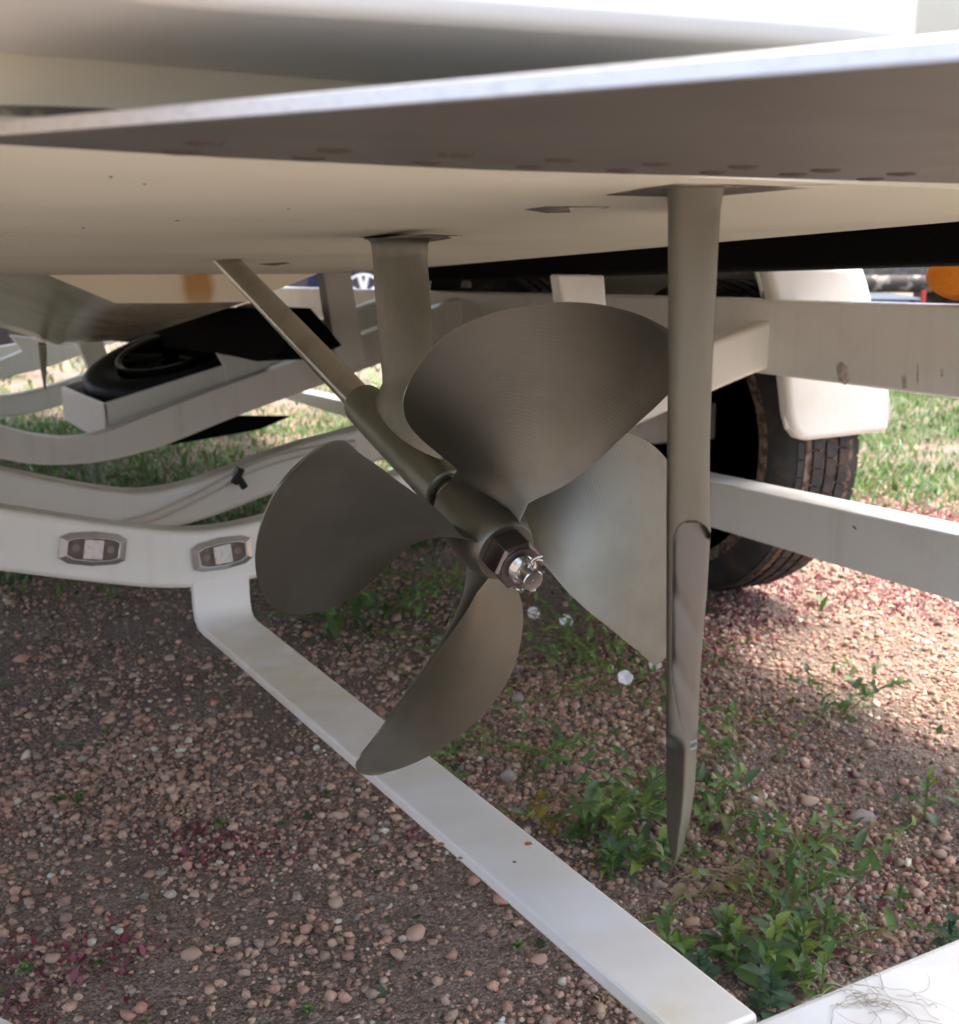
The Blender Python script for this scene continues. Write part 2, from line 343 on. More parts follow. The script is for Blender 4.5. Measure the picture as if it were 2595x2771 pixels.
PAL = np.array([(.37, .235, .19), (.45, .32, .26), (.29, .195, .16), (.43, .335, .265), (.25, .23, .21), (.58, .51, .45), (.17, .115, .095), (.36, .27, .23), (.46, .27, .21), (.27, .21, .175), (.38, .30, .205)])
PAL = np.clip(PAL * np.array([1.38, 1.30, 1.16]), 0, .75)
PW = np.array([5, 4, 4, 3, 1.6, 1.2, 3, 4, 1.5, 3, .7]); PW /= PW.sum()
def tints(n, j=.15):
    return np.clip(PAL[rng.choice(len(PAL), n, p=PW)] * (1 + rng.normal(0, j, (n, 1))), .03, .8)
def visible(x, y, m=90):
    q = np.stack([x, y, np.zeros_like(x)], -1) - EYE; d = q @ _fw
    u = 1297.5 + q @ _rx / np.maximum(d, .01) * FPX; v = 1385.5 - q @ _uc / np.maximum(d, .01) * FPX
    return (d > .3) & (u > -m - 200 / np.maximum(d, .5)) & (u < 2595 + m + 200) & (v < 2771 + m + 150)
def fbm(x, y, s, seed=0):
    out = 0; a = 1
    for k in range(4):
        out = out + a * np.sin(x * s * 1.9 ** k + seed * 1.3 + 1.7 * np.sin(y * s * 1.6 ** k + seed + k)) * np.cos(y * s * 1.8 ** k - seed * .7 + 1.3 * np.sin(x * s * 1.5 ** k + k * 2)); a *= .55
    return out
def scatter(n, ymax, ymin=.2, x0=-.6, x1=3.2, all_=False):
    y = ymin + (ymax - ymin) * rng.random(n); x = x0 + (x1 - x0) * rng.random(n); k = visible(x, y) != all_; return x[k], y[k]
def gravel(name, n, ymin, ymax, smed, sub, dens=True, side=False):
    x, y = scatter(n, ymax, ymin) if not side else scatter(n, ymax, ymin, -2.2, 4.0, True)
    if dens:
        pr = np.clip(.62 + .40 * fbm(x, y, 3.1, 2) + .2 * fbm(x, y, 9, 6), .10, 1); k = rng.random(len(x)) < pr; x, y = x[k], y[k]
    n = len(x); r = smed * np.exp(rng.normal(0, .52, n)); r = np.clip(r, .0010, .0095)
    scl = np.stack([r * rng.uniform(.8, 1.35, n), r * rng.uniform(.75, 1.1, n), r * rng.uniform(.5, .85, n)], -1)
    v, f = ico(sub)
    gr = np.random.default_rng(sub * 7 + n % 13)
    for q in range(6):
        d = gr.normal(size=3); d /= np.linalg.norm(d); v = v - np.maximum(v @ d - gr.uniform(.40, .75), 0)[:, None] * d
    v = v * gr.uniform(.85, 1.15, (len(v), 1))
    pos = np.stack([x, y, gh(x, y) + scl[:, 2] * rng.uniform(-.35, .6, n)], -1)
    rot = rotz(rng.uniform(0, 6.28, n)) @ rotx(rng.normal(0, .5, n)) @ rotz(rng.uniform(0, 6.28, n))
    return cloud(name, v, f, pos, rot, scl, tints(n), M['stone'], smooth=False)
for k_, (n, y0, y1, s, sub) in enumerate([(135000, .25, 1.6, .0022, 1), (120000, .25, 1.7, .0036, 1), (100000, 1.55, 3.2, .0035, 1), (40000, 3.0, 6.5, .0055, 1)]):
    g = gravel('gravel', n, y0, y1, s, sub); top(g, ['fine pink grit nearest the white guard bar', 'pea gravel lying over the grit below the propeller', 'pink gravel around the trailer cross members', 'far pink gravel beyond the trailer'][k_], 'gravel')
g = gravel('gravel', 16000, -.3, 4.5, .0050, 1, side=True); top(g, 'loose pink gravel lying to either side of the trailer', 'gravel')
# the largest stones, one by one, belong to the ground
vs, fs = ico(2); protos = []
for k_ in range(9):
    v = vs.copy()
    for q in range(9):
        d = rng.normal(size=3); d /= np.linalg.norm(d); v -= np.maximum(v @ d - rng.uniform(.62, .9), 0)[:, None] * d * .8
    v = v * (1 + .06 * np.sin(v[:, [0]] * 5 + k_) * np.sin(v[:, [1]] * 4 + 2 * k_))
    me = bpy.data.meshes.new('stone'); me.from_pydata([tuple(p) for p in v], [], fs)
    tn = tints(1, .1)[0] * 1.05
    a = me.color_attributes.new('tint', 'FLOAT_COLOR', 'POINT'); a.data.foreach_set('color', np.tile([*tn, 1], len(v)))
    me.materials.append(M['stone']); me.polygons.foreach_set('use_smooth', [True] * len(fs)); protos.append(me)
def stone(x, y, s, me=None):
    o = bpy.data.objects.new('stone', me or random.choice(protos)); col.objects.link(o); o.parent = ground
    o.location = (x, y, float(gh(np.array(x), np.array(y))) + s[2] * .45); o.scale = s
    o.rotation_euler = (random.uniform(-.3, .3), random.uniform(-.3, .3), random.uniform(0, 6.28)); return o
sx, sy = scatter(2600, 2.3, .3, -.8, 3)
for x, y in list(zip(sx, sy))[:282]:
    r = float(np.clip(.0066 * math.exp(random.gauss(0, .28)), .0045, .012)); stone(float(x), float(y), (r * random.uniform(.9, 1.4), r, r * random.uniform(.55, .8)))
pale = protos[0].copy(); pale.color_attributes['tint'].data.foreach_set('color', np.tile([.42, .36, .31, 1], len(vs)))
for u, v, s in [(1672, 1577, (.021, .012, .009)), (850, 1235, (.016, .013, .012)), (985, 1495, (.013, .011, .01)), (1005, 1350, (.012, .011, .009))]:
    p = onZ(u * K, v * K, 0); o = stone(p[0], p[1], s, pale); o.rotation_euler = (0, 0, -.35)

# ================================================================== boat
XC = .372
boat = thing('ski_boat', 'cream hulled inboard boat on the trailer with bronze propeller and rudder under its stern', 'boat', (XC, 2.8, .51))
YS = 1.78
def pad(x, y):
    a = np.abs(x - XC); return .757 - .042 * y + (.075 + .04 * y) * np.maximum(0, a - .40) + .10 * np.maximum(0, a - 1.0)
# aft bottom, transom to step
hx = np.concatenate([XC - np.array([1.22, 1.1, 1.0, .8, .6, .45, .27, .13, .05]), [XC], XC + np.array([.05, .13, .27, .45, .6, .8, 1.0, 1.1, 1.22])])
hy = np.linspace(.43, YS, 18)
V = [(x, y, pad(x, y)) for y in hy for x in hx]; F = grid_faces(len(hy), len(hx))
n0 = len(V); V += [(x, YS + .9, pad(x, YS) - .05 + (.12 if abs(x - XC) > .9 else .06)) for x in hx]     # tucked underside ahead of the step
obj('hull_bottom', V[:n0], F, M['gel'], boat, smooth=50)
# keel pod: sections ahead of the step
secs = [(YS, [(-1.2, .80), (-.6, .78), (-.139, .686), (-.037, .640), (.06, .6385), (.167, .639), (.298, .686), (.6, .79), (1.2, .81)]),
        (2.9, [(-1.2, .80), (-.55, .70), (-.28, .615), (-.095, .551), (.03, .505), (.205, .513), (.42, .575), (.66, .70), (1.2, .80)]),
        (3.8, [(-1.2, .80), (-.6, .70), (-.3, .62), (-.12, .56), (.02, .497), (.2, .52), (.42, .585), (.7, .70), (1.2, .80)]),
        (5.2, [(-1.0, 1.0), (-.7, .86), (-.42, .72), (-.18, .60), (0, .53), (.18, .60), (.42, .72), (.7, .86), (1.0, 1.0)]),
        (6.6, [(-.12, 1.5), (-.09, 1.35), (-.06, 1.2), (-.03, 1.05), (0, .95), (.03, 1.05), (.06, 1.2), (.09, 1.35), (.12, 1.5)])]
V = []; n = 9
dense = []
for i in range(len(secs) - 1):
    (ya, a), (yb, c) = secs[i], secs[i + 1]; a, c = np.array(a), np.array(c)
    for q in range(6): dense.append((ya + (yb - ya) * q / 6, a + (c - a) * q / 6))
dense.append((secs[-1][0], np.array(secs[-1][1])))
for y, s in dense: V += [(XC + x, y, z) for x, z in s]
F = grid_faces(len(dense), n); F.append(tuple(range(n - 1, -1, -1)))
pod = obj('keel_section', V, F, [M['gel_keel'], M['gel']], boat, smooth=35)
for p in pod.data.polygons:
    if p.center.y + boat.location.y < YS + .01: p.material_index = 1
# topsides, transom and deck
def side(s):
    q = [(.43, 1.22, .80), (1.78, 1.22, .85), (3.8, 1.2, .83), (5.2, 1.0, 1.02), (6.6, .12, 1.5)]; V = []
    for y, x, z in q: V += [(XC + s * x, y, z - .06), (XC + s * (x + .04 + (.1 if y > 4 else 0)), y, z + .35), (XC + s * (x + .02 + (.14 if y > 4 else 0)), y, 1.78 + .02 * y)]
    return V, grid_faces(len(q), 3)
obj('topside', *side(-1), M['gel_white'], boat); obj('topside', *side(1), M['gel_white'], boat)
dk = [(.43, 1.24), (3.8, 1.22), (5.2, 1.14), (6.6, .2)]
V = [(XC - x, y, 1.78 + .02 * y) for y, x in dk] + [(XC + x, y, 1.78 + .02 * y) for y, x in dk[::-1]]
obj('deck', V, [tuple(range(len(V)))], M['gel_white'], boat, smooth=0)
tx = [x for x in hx]
V = [(x, .43, float(pad(x, .43))) for x in tx] + [(x, .43, 1.788) for x in tx]
obj('transom', V, grid_faces(2, len(tx)), M['gel'], boat, smooth=0)
# swim platform, port half; its aft edge runs slightly forward to port
pl = [(XC - 1.0, .429, .768), (XC - 1.0, .36, .772), (.10, .338, .772), (.30, .300, .772), (.336, .297, .772), (.347, .312, .772), (.352, .429, .768)]
v, f = prism(pl, (0, 0, .16)); obj('swim_platform', v, f, M['gel_white'], boat, smooth=30, bevel=.006, seg=3)
v, f = prism([(XC + .05, .429, .768), (XC + .05, .310, .772), (XC + .07, .296, .772), (XC + .3, .300, .772), (XC + 1.0, .36, .772), (XC + 1.0, .429, .768)], (0, 0, .16)); obj('swim_platform', v, f, M['gel_white'], boat, smooth=30, bevel=.006, seg=3)
# wake plate
ZP = .7384
e1 = onZ(0, 372, ZP); e2 = onZ(2595, 168, ZP); dv = (e1 - e2) / (e1 - e2)[1]
h1 = onZ(0, 392, ZP); h2 = onZ(2595, 497, ZP); YH = float((h1[1] + h2[1]) / 2)
pa = e1 + dv * (h1[1] - e1[1]); pb = e2 + dv * (.11 - e2[1])
pp_ = [pa, pb, (2 * XC - pb[0], .11, ZP), h2 + (h2 - h1) * .5, h2, onZ(1300, 460, ZP), onZ(600, 427, ZP), h1]
v, f = prism(pp_, (0, 0, .0052))
plate = obj('wake_plate', v, f, [M['alu_face'], M['alu_edge']], boat, smooth=0, bevel=.0006, seg=1)
for p in plate.data.polygons:
    if abs(p.normal.z) < .5: p.material_index = 1
sv, sf = lathe((0, 0, 0), (0, 0, -1), [(0, .0064), (.0005, .0062), (.0008, .005), (.0008, .0028), (.0002, .0024)], 20)
sme = None
for u, v in [(395, 277), (650, 290), (885, 300), (1090, 310), (1275, 318), (1443, 323), (1603, 330), (1750, 337), (350, 295), (600, 307), (830, 315), (1030, 323), (1205, 330), (1385, 334), (1540, 338), (1690, 347)]:
    p = onZ(u * K, v * K, ZP)
    if sme is None:
        so_ = obj('screw', sv + boat.location, sf, M['screw'], boat); sme = so_.data
    else:
        so_ = bpy.data.objects.new('screw', sme); col.objects.link(so_); so_.parent = boat
    so_.location = Vector(p) - boat.location
# rust drip on the step
rp = [(500, 736), (508, 722), (520, 716), (536, 712), (552, 716), (566, 724), (572, 736)]
def onstep(u, v): return onY(u, v, YS - .0015)
dp = onstep(536, 728); bx = boat.location
M['gel_step'] = drip(mat('step_gelcoat_with_rust_drip', (.80, .76, .60), .4, c2=(.73, .69, .55), nscale=4), dp[0] - bx[0], .034, .60 - bx[2], .665 - bx[2], (.46, .235, .03))
drip(M['gel_keel'], dp[0] - bx[0] - .03, .12, .45 - bx[2], .64 - bx[2], (.40, .29, .13))
pod.data.materials[1] = M['gel_step']
v, f = lathe((dp[0], YS - .012, pad(dp[0], YS - .012) + .001), (0, 0, -1), [(0, .013), (.0012, .011), (.0016, .004)], 18); obj('drain_plug', v, f, M['rust'], boat)
pts = [onY(u, v, .4285) for u, v in [(-30, 284), (140, 287), (280, 293), (470, 305), (300, 322), (-30, 312)]]
v, f = prism(pts, (0, .0004, 0)); obj('grime_streak', v, f, M['grime'], boat, smooth=0)
# running gear: shaft axis lies in the centre plane
AXD = np.array([0, math.cos(R_(16.9)), math.sin(R_(16.9))])           # forward and up
C0 = np.array([.3717, .670, .5112])                                    # propeller reference centre
def axs(u, v):                                                          # axial distance of a sighted point from the propeller centre
    p = onX(u, v, C0[0]); return float((p - C0) @ AXD)
s_bf, s_ba, s_hf, s_ha = axs(985, 1089), axs(1213, 1331), axs(1236, 1356), axs(1369, 1493)
s_hull = axs(620, 711) + .05
v, f = lathe(C0, AXD, [(s_ha - .01, .0127), (s_hull, .0127)], 40); obj('propeller_shaft', v, f, M['shaft'], boat)
v, f = lathe(C0, AXD, [(s_ba, .0150), (s_ba - .001, .0162), (s_ba, .0182), (s_ba + .004, .0187), (s_bf - .004, .0187), (s_bf, .0180), (s_bf + .001, .0150)], 48)
strut = obj('shaft_strut', v, f, M['bronze_cast'], boat)
# strut leg: foil in the centre plane, flaring into barrel and palm
lz = [(644, 988, 644, 1176), (650, 1001, 650, 1163), (660, 1006, 660, 1157), (700, 1011, 700, 1154), (760, 1014, 760, 1159), (860, 1022, 860, 1167), (960, 1030, 960, 1177), (1010, 1036, 1010, 1183), (1036, 1037, 1050, 1185), (1054, 1031, 1110, 1188), (1066, 1020, 1170, 1191), (1085, 1008, 1240, 1194), (1110, 1003, 1300, 1197), (1135, 1020, 1320, 1198)]
V = []; nfo = 20
for i, (vv, ul, vr, ur) in enumerate(lz):
    a = onX(ul, vv, XC); c = onX(ur, vr, XC); mid = (a + c) / 2; hl = (a - c) / 2
    tk = .0085 + (.006 if i == 0 else .0025 if i == 1 else .0) + (.004 if vv > 1050 else 0)
    for k_ in range(nfo):
        th = 2 * math.pi * k_ / nfo; V.append(mid + hl * math.cos(th) + np.array([tk * math.sin(th) * (abs(math.sin(th)) ** .3), 0, 0]))
F = grid_faces(len(lz), nfo, True) + [tuple(range(nfo))]
obj('strut_leg', V, F, M['bronze_cast'], strut, smooth=60)
for sh in (axs(1070, 1241), axs(1046, 1200), axs(1144, 1327), axs(1030, 1165), axs(1104, 1288)): pass
for u, v in [(988, 1166), (1018, 1199), (1102, 1288), (1149, 1341)]:
    s = axs(u + 22, v - 10); x, y, d = frame_of(AXD)
    q = np.array([-1, 0, -.42]); q -= q @ AXD * AXD; q /= np.linalg.norm(q); p = C0 + AXD * s + q * .0184
    vv, ff = lathe(p, q, [(0, .0013), (.0005, .0012)], 10); obj('vent_hole', vv, ff, M['tie'], strut)
# palm of the strut and sealant
def patch(name, px, m, eps, th=.0003):
    p = []
    for u, v in px:
        r = sight(u, v); t_ = .057 / (r[2] + .042 * r[1])                  # the pad is a plane falling 42 mm per metre towards the bow
        for _ in range(3):
            q = EYE + r * t_; t_ = (float(pad(q[0], q[1])) + .042 * q[1] - .70) / (r[2] + .042 * r[1])
        q = EYE + r * t_; q[2] -= eps; p.append(q)
    v, f = prism(p, (0, 0, th)); return obj(name, v, f, m, boat, smooth=0)
patch('strut_palm', [(985, 646), (1048, 634), (1165, 634), (1250, 637), (1215, 645), (1160, 655), (1000, 650)], M['grime'], .0004)
patch('sealant_flake', [(1212, 637), (1242, 636), (1250, 641), (1225, 643)], M['flake'], .0008, .0005)
patch('rudder_port_plate', [(1640, 527), (1745, 508), (1830, 497), (2000, 499), (2140, 505), (2255, 501), (2130, 512), (1965, 527), (1880, 535), (1790, 530)], M['grime'], .0004)
patch('sealant_flake', [(2140, 500), (2255, 499), (2262, 503), (2160, 504)], M['flake'], .0008, .0005)
for u, v, a_, b_ in [(80, 418, 26, 3), (125, 424, 18, 2), (22, 452, 34, 3), (75, 468, 40, 3), (130, 463, 22, 2), (60, 440, 24, 3), (10, 400, 16, 2), (150, 478, 14, 2)]:
    patch('scuff', [((u - a_ / 2) * K, v * K), (u * K, (v - b_ / 2) * K), ((u + a_ / 2) * K, (v + random.uniform(-1, 2)) * K), (u * K, (v + b_ / 2) * K)], M['flake'], .0003, .0002)
for u, v, a_ in [(162, 442, 4), (215, 343, 4), (280, 357, 3), (344, 428, 5), (560, 405, 3)]:
    patch('speck', [((u - a_) * K, v * K), (u * K, (v - .8) * K), ((u + a_) * K, v * K), (u * K, (v + .9) * K)], M['screw'], .0003, .0002)
patch('scrape', [(1420, 566), (1480, 558), (1650, 559), (1600, 572), (1480, 576)], M['grime'], .0003, .0002)
patch('sealant_flake', [(1540, 560), (1640, 559), (1600, 571), (1545, 573)], M['flake'], .0006, .0003)
patch('scrape', [(700, 714), (770, 709), (785, 712), (740, 719)], M['grime'], .0003, .0002)
# propeller
RP, RH = .185, .024; NKN = 7
mid_k = [.14, .165, .181, .159, .083, -.033, -.303]; half_k = [.34, .555, .635, .63, .584, .546, .471]
PH, PITCH, RAKE, RH0 = -.059, .3655, -.0165, .032
def ip(c, s):
    s = np.clip(s, 0, 1) * (NKN - 1); i = np.minimum(s.astype(int), NKN - 2); t_ = s - i
    q = np.concatenate([[2 * c[0] - c[1]], c, [2 * c[-1] - c[-2]]]); a, b_, e, d = q[i], q[i + 1], q[i + 2], q[i + 3]
    return .5 * (2 * b_ + (e - a) * t_ + (2 * a - 5 * b_ + 4 * e - d) * t_ * t_ + (3 * b_ - a - 3 * e + d) * t_ ** 3)
NR, NC = 64, 36
ss = 1 - (1 - np.linspace(0, 1, NR)) ** 2
rr = RH0 + (RP - RH0) * ss
rr[0] = .017
mid = ip(np.array(mid_k), ss); hf = ip(np.array(half_k), ss) * np.sqrt(np.maximum(1 - ss ** 6, 0))
cc = .5 - .5 * np.cos(np.linspace(0, math.pi, NC))
ph = mid[:, None] + hf[:, None] * (2 * cc[None] - 1)                     # TE -> LE
ax_f = PITCH / (2 * math.pi) * ph * (1 + .8 * np.exp(-np.maximum(rr - .020, 0) / .010))[:, None] + RAKE * (rr - RH0)[:, None] / (RP - RH0)  # forward offset of the pressure face
ax_f = ax_f - .0022 * np.exp(-((ph - (mid - hf)[:, None]) / .10) ** 2) * ss[:, None]      # trailing-edge cup
tmax = .0105 * (1 - ss) ** 1.1 + .0021
thk = tmax[:, None] * np.sqrt(np.maximum(4 * cc * (1 - cc), 0))[None] ** .8 + .0011
fil = .0125 * np.exp(-np.maximum(rr - .026, 0) / .011)                                    # root fillet
th_ang = ph
def bl(zf): return np.stack([rr[:, None] * np.cos(th_ang), rr[:, None] * np.sin(th_ang), -zf], -1).reshape(-1, 3)
fl2 = fil[:, None] * np.sqrt(np.maximum(4 * cc * (1 - cc), 0))[None]; Va = bl(ax_f - fl2 * .55); Vb = bl(ax_f + thk + fl2 * .7)
Fa = grid_faces(NR, NC); nb = NR * NC; Fb = [tuple(nb + i for i in q[::-1]) for q in Fa]
Fe = []
for i in range(NR - 1):
    for j in (0, NC - 1):
        q = (i * NC + j, (i + 1) * NC + j, nb + (i + 1) * NC + j, nb + i * NC + j); Fe.append(q if j == 0 else q[::-1])
upv = _uc.copy(); upv -= (upv @ AXD) * AXD; upv /= np.linalg.norm(upv); rtv = np.cross(upv, -AXD)
PM = Matrix([[rtv[0], upv[0], -AXD[0], C0[0]], [rtv[1], upv[1], -AXD[1], C0[1]], [rtv[2], upv[2], -AXD[2], C0[2]], [0, 0, 0, 1]])
TB = Matrix.Translation(-boat.location)
hubp = [(s_hf, .0150), (s_hf, .0180), (s_hf - .002, .0196), (s_hf - .014, .0218), (s_hf - .028, .0252), ((s_hf + s_ha) / 2, .0268), (s_ha + .014, .0262), (s_ha + .005, .0240), (s_ha + .001, .0222), (s_ha, .0212), (s_ha, .0120)]
prop = bpy.data.objects.new('propeller', None)
v, f = lathe((0, 0, 0), (0, 0, -1), hubp, 56)
me = bpy.data.meshes.new('propeller'); me.from_pydata([tuple(p) for p in v], [], f); me.materials.append(M['bronze'])
me.polygons.foreach_set('use_smooth', [True] * len(f)); me.set_sharp_from_angle(angle=R_(40))
prop = bpy.data.objects.new('propeller', me); col.objects.link(prop); prop.parent = boat; prop.matrix_basis = TB @ PM
prop['label'] = 'four bladed machined bronze propeller'
bmd = bpy.data.meshes.new('blade'); bmd.from_pydata([tuple(p) for p in np.vstack([Va, Vb])], [], Fa + Fb + Fe)
bm = bmesh.new(); bm.from_mesh(bmd); bmesh.ops.remove_doubles(bm, verts=bm.verts, dist=1e-6); bmesh.ops.recalc_face_normals(bm, faces=bm.faces); bm.to_mesh(bmd); bm.free()
bmd.materials.append(M['bronze']); bmd.materials.append(M['blade_edge']); bmd.polygons.foreach_set('use_smooth', [True] * len(bmd.polygons)); bmd.set_sharp_from_angle(angle=R_(50))
_jj = np.zeros(len(bmd.vertices), bool); _co = np.array([v_.co[:] for v_ in bmd.vertices])
_edge = np.vstack([Va.reshape(NR, NC, 3)[:, [0, -1]].reshape(-1, 3), Vb.reshape(NR, NC, 3)[:, [0, -1]].reshape(-1, 3)])
for i_ in range(len(_co)): _jj[i_] = np.min(np.abs(_edge - _co[i_]).sum(1)) < 1e-5
for p in bmd.polygons:
    if all(_jj[q] for q in p.vertices): p.material_index = 1
for k_ in range(4):
    o = bpy.data.objects.new('blade', bmd); col.objects.link(o); o.parent = prop
    o.matrix_basis = Matrix.Rotation(PH + k_ * math.pi / 2, 4, 'Z')
# nut, washer, shaft end, cotter pin (axial positions aft of the hub face)
s_n1 = s_ha - .021
x, y, d = frame_of(-AXD)
def hexn(s0, s1, r, n=6, ph0=.35):
    V = []
    for s, q in ((s0, r * .985), (s0 + .0006, r), (s1 - .002, r), (s1, r * .88)):
        for k_ in range(n):
            a = 2 * math.pi * k_ / n + ph0; V.append(C0 - AXD * s + q * (math.cos(a) * rtv + math.sin(a) * upv))
    return np.array(V), grid_faces(4, n, True) + [tuple(range(n)), tuple(3 * n + i for i in range(n))]
v, f = hexn(-s_ha, -s_ha + .020, .0185)
obj('propeller_nut', v, f, M['nut'], boat, smooth=25, bevel=.0005)
v, f = lathe(C0, -AXD, [(-s_ha + .0195, .0145), (-s_ha + .0212, .0148), (-s_ha + .0215, .0110)], 40); obj('nut_collar', v, f, M['nut'], boat)
e0 = -s_ha + .021
prof = [(e0 - .001, .0098)]
for k_ in range(5): prof += [(e0 + .0012 * k_, .0099), (e0 + .0012 * k_ + .0006, .0091)]
prof += [(e0 + .0062, .0080), (e0 + .0068, .0062), (e0 + .0138, .0064), (e0 + .0142, .0076), (e0 + .0172, .0076), (e0 + .0180, .0069), (e0 + .0180, .0012), (e0 + .0165, .0010)]
v, f = lathe(C0, -AXD, prof, 48); obj('shaft_end', v, f, M['chrome'], boat, smooth=30)
pc = C0 - AXD * (e0 + .0102)
v1 = tube(smoothpts([pc + upv * .0060 + rtv * .001, pc + upv * .0108 + rtv * .0016, pc + upv * .0125 + rtv * .004 - AXD * .0005, pc + upv * .0128 + rtv * .0068 - AXD * .002], 4), .0013, 8)
v2 = tube(smoothpts([pc + upv * .0060 - rtv * .001, pc + upv * .0112 + rtv * .0002, pc + upv * .0150 + rtv * .0022 - AXD * .002, pc + upv * .0165 + rtv * .0048 - AXD * .003], 4), .0013, 8)
v3 = tube(smoothpts([pc - upv * .0060, pc - upv * .0112 - rtv * .001, pc - upv * .0115 - rtv * .0045, pc - upv * .0095 - rtv * .0075], 4), .0012, 8)
v4 = tube(smoothpts([pc - upv * .0062 + rtv * .0005, pc - upv * .0105 + rtv * .004 - AXD * .002, pc - upv * .0098 + rtv * .0075 - AXD * .003], 4), .0012, 8)
obj('cotter_pin', *merge(v1, v2, v3, v4), M['chrome'], boat, smooth=60)
# stamped figures round the hub face
for a, s_ in [(92, '1'), (82, '-'), (74, '1'), (138, '0'), (160, 'J'), (60, 'L')]:
    cu = bpy.data.curves.new('stamp', 'FONT'); cu.body = s_; cu.size = .0050; cu.align_x = 'CENTER'; cu.align_y = 'CENTER'; cu.extrude = .0001
    o = bpy.data.objects.new('stamp', cu); dg = bpy.context.evaluated_depsgraph_get(); col.objects.link(o)
    dg.update(); mm = bpy.data.meshes.new_from_object(o.evaluated_get(dg)); col.objects.unlink(o); bpy.data.objects.remove(o)
    mm.materials.clear(); mm.materials.append(M['nut']); q = bpy.data.objects.new('stamped_figure', mm); col.objects.link(q); q.parent = prop
    q.matrix_basis = Matrix.Rotation(R_(a) - math.pi / 2, 4, 'Z') @ Matrix.Translation((0, .0172, -s_ha + .00005))
# rudder, put hard over so that its blunt trailing edge faces aft to port
rl = [(505, 1801, 1962), (520, 1804, 1958), (560, 1806, 1951), (640, 1806, 1946), (800, 1807, 1938), (1000, 1806, 1928), (1200, 1804, 1921), (1400, 1802, 1920), (1440, 1802, 1924), (1600, 1802, 1915), (1800, 1802, 1897), (2020, 1801, 1887), (2140, 1801, 1880), (2220, 1802, 1868), (2280, 1805, 1853), (2315, 1811, 1843), (2332, 1820, 1832)]
RY = np.array([(_a, b_, c_) for _a, b_, c_ in rl], float)
d0 = .594
aimh = sight(1868, 1400); aimh[2] = 0; aimh /= np.linalg.norm(aimh)       # chord direction, level
lat = np.array([aimh[1], -aimh[0], 0])
def rpt(u, v):                                                            # on the vertical plane across the trailing edge
    r = sight(u, v); p0 = EYE + sight(1868, 1400) * d0
    return EYE + r * (((p0 - EYE) @ aimh) / (r @ aimh))
nv = 420; vv = np.linspace(505, 2332, nv)
L = np.interp(vv, RY[:, 0], RY[:, 1]); Rr = np.interp(vv, RY[:, 0], RY[:, 2])
ker = np.array([1, 2, 3, 2, 1.]) / 9
for A_ in (L, Rr): A_[2:-2] = np.convolve(A_, ker, 'same')[2:-2]
nt_ = 61; V = []; scoop = np.zeros((nv, nt_))
tt = np.linspace(-1, 1, nt_)
for i in range(nv):
    a = rpt(L[i], vv[i]); c = rpt(Rr[i], vv[i]); m_ = (a + c) / 2; hwid = np.linalg.norm(c - a) / 2
    tip = np.clip((vv[i] - 2030) / 300, 0, 1)
    for j, x_ in enumerate(tt):
        blunt = hwid * .75 * (1 - np.sqrt(max(1 - .96 * x_ * x_, 0)))         # rounded trailing edge
        kf = np.clip((vv[i] - 1990) / 70, 0, 1); kf = kf * kf * (3 - 2 * kf)
        blunt = blunt * (1 - kf) + kf * hwid * 1.25 * math.sqrt((x_ - .28) ** 2 + .012)    # ridge near the foot
        dep = 0.
        # hollow ground out of the lower half
        lo_, hi_ = 1408, 2035
        if lo_ - 30 < vv[i] < hi_ + 20:
            tv_ = (vv[i] - lo_) / (hi_ - lo_)
            xl = -.70 if tv_ < .62 else -.70 + 1.3 * ((tv_ - .62) / .38) ** 2
            xr = 1.35
            ed = min((x_ - xl) / .06, (xr - x_) / .06, tv_ / .02, (1 - tv_) / .02)
            if tv_ < .10: ed = min(ed, (1 - math.sqrt(((x_ - .16) / .88) ** 2 + ((.10 - tv_) / .10) ** 2)) / .10)
            k1 = np.clip(ed, 0, 1); k1 = k1 * k1 * (3 - 2 * k1)
            sc = .0045 + .0020 * (x_ + .4)
            for q0 in (.37, .66):                                             # curved tool marks
                g_ = (tv_ - q0) - .13 * (x_ + .3)
                sc += .0010 * np.exp(-(g_ / .055) ** 2)
            dep = k1 * sc; scoop[i, j] = k1
        V.append(m_ + lat * hwid * x_ + aimh * (blunt + dep))
nl = len(V)
CH = .15
for i in range(nv):                                                       # leading half, tapering away from the camera
    a = np.array(V[i * nt_]); c = np.array(V[i * nt_ + nt_ - 1]); m_ = (a + c) / 2; h_ = (c - a) / 2
    ch = CH * (1 - .35 * np.clip((vv[i] - 1300) / 1000, 0, 1))
    for s_ in (.25, .6, .9, 1.0): V.append(m_ - h_ * (1 - s_ ** 1.6) * .95 + aimh * ch * s_)
    for s_ in (.9, .6, .25): V.append(m_ + h_ * (1 - s_ ** 1.6) * .95 + aimh * ch * s_)
F = grid_faces(nv, nt_)
nback = 7
def bi(i, k_): return nl + i * nback + k_
for i in range(nv - 1):
    ringA = [i * nt_] + [bi(i, k_) for k_ in range(nback)] + [i * nt_ + nt_ - 1]; ringB = [(i + 1) * nt_] + [bi(i + 1, k_) for k_ in range(nback)] + [(i + 1) * nt_ + nt_ - 1]
    for k_ in range(len(ringA) - 1): F.append((ringA[k_], ringB[k_], ringB[k_ + 1], ringA[k_ + 1]))
for i in (0, nv - 1): F.append(tuple([i * nt_ + j for j in range(nt_)] + [bi(i, k_) for k_ in range(nback - 1, -1, -1)]))
rud = obj('rudder', V, F, [M['rudder'], M['ground_out']], boat, smooth=60, label='slim bronze rudder with a hollow ground out of its lower edge')
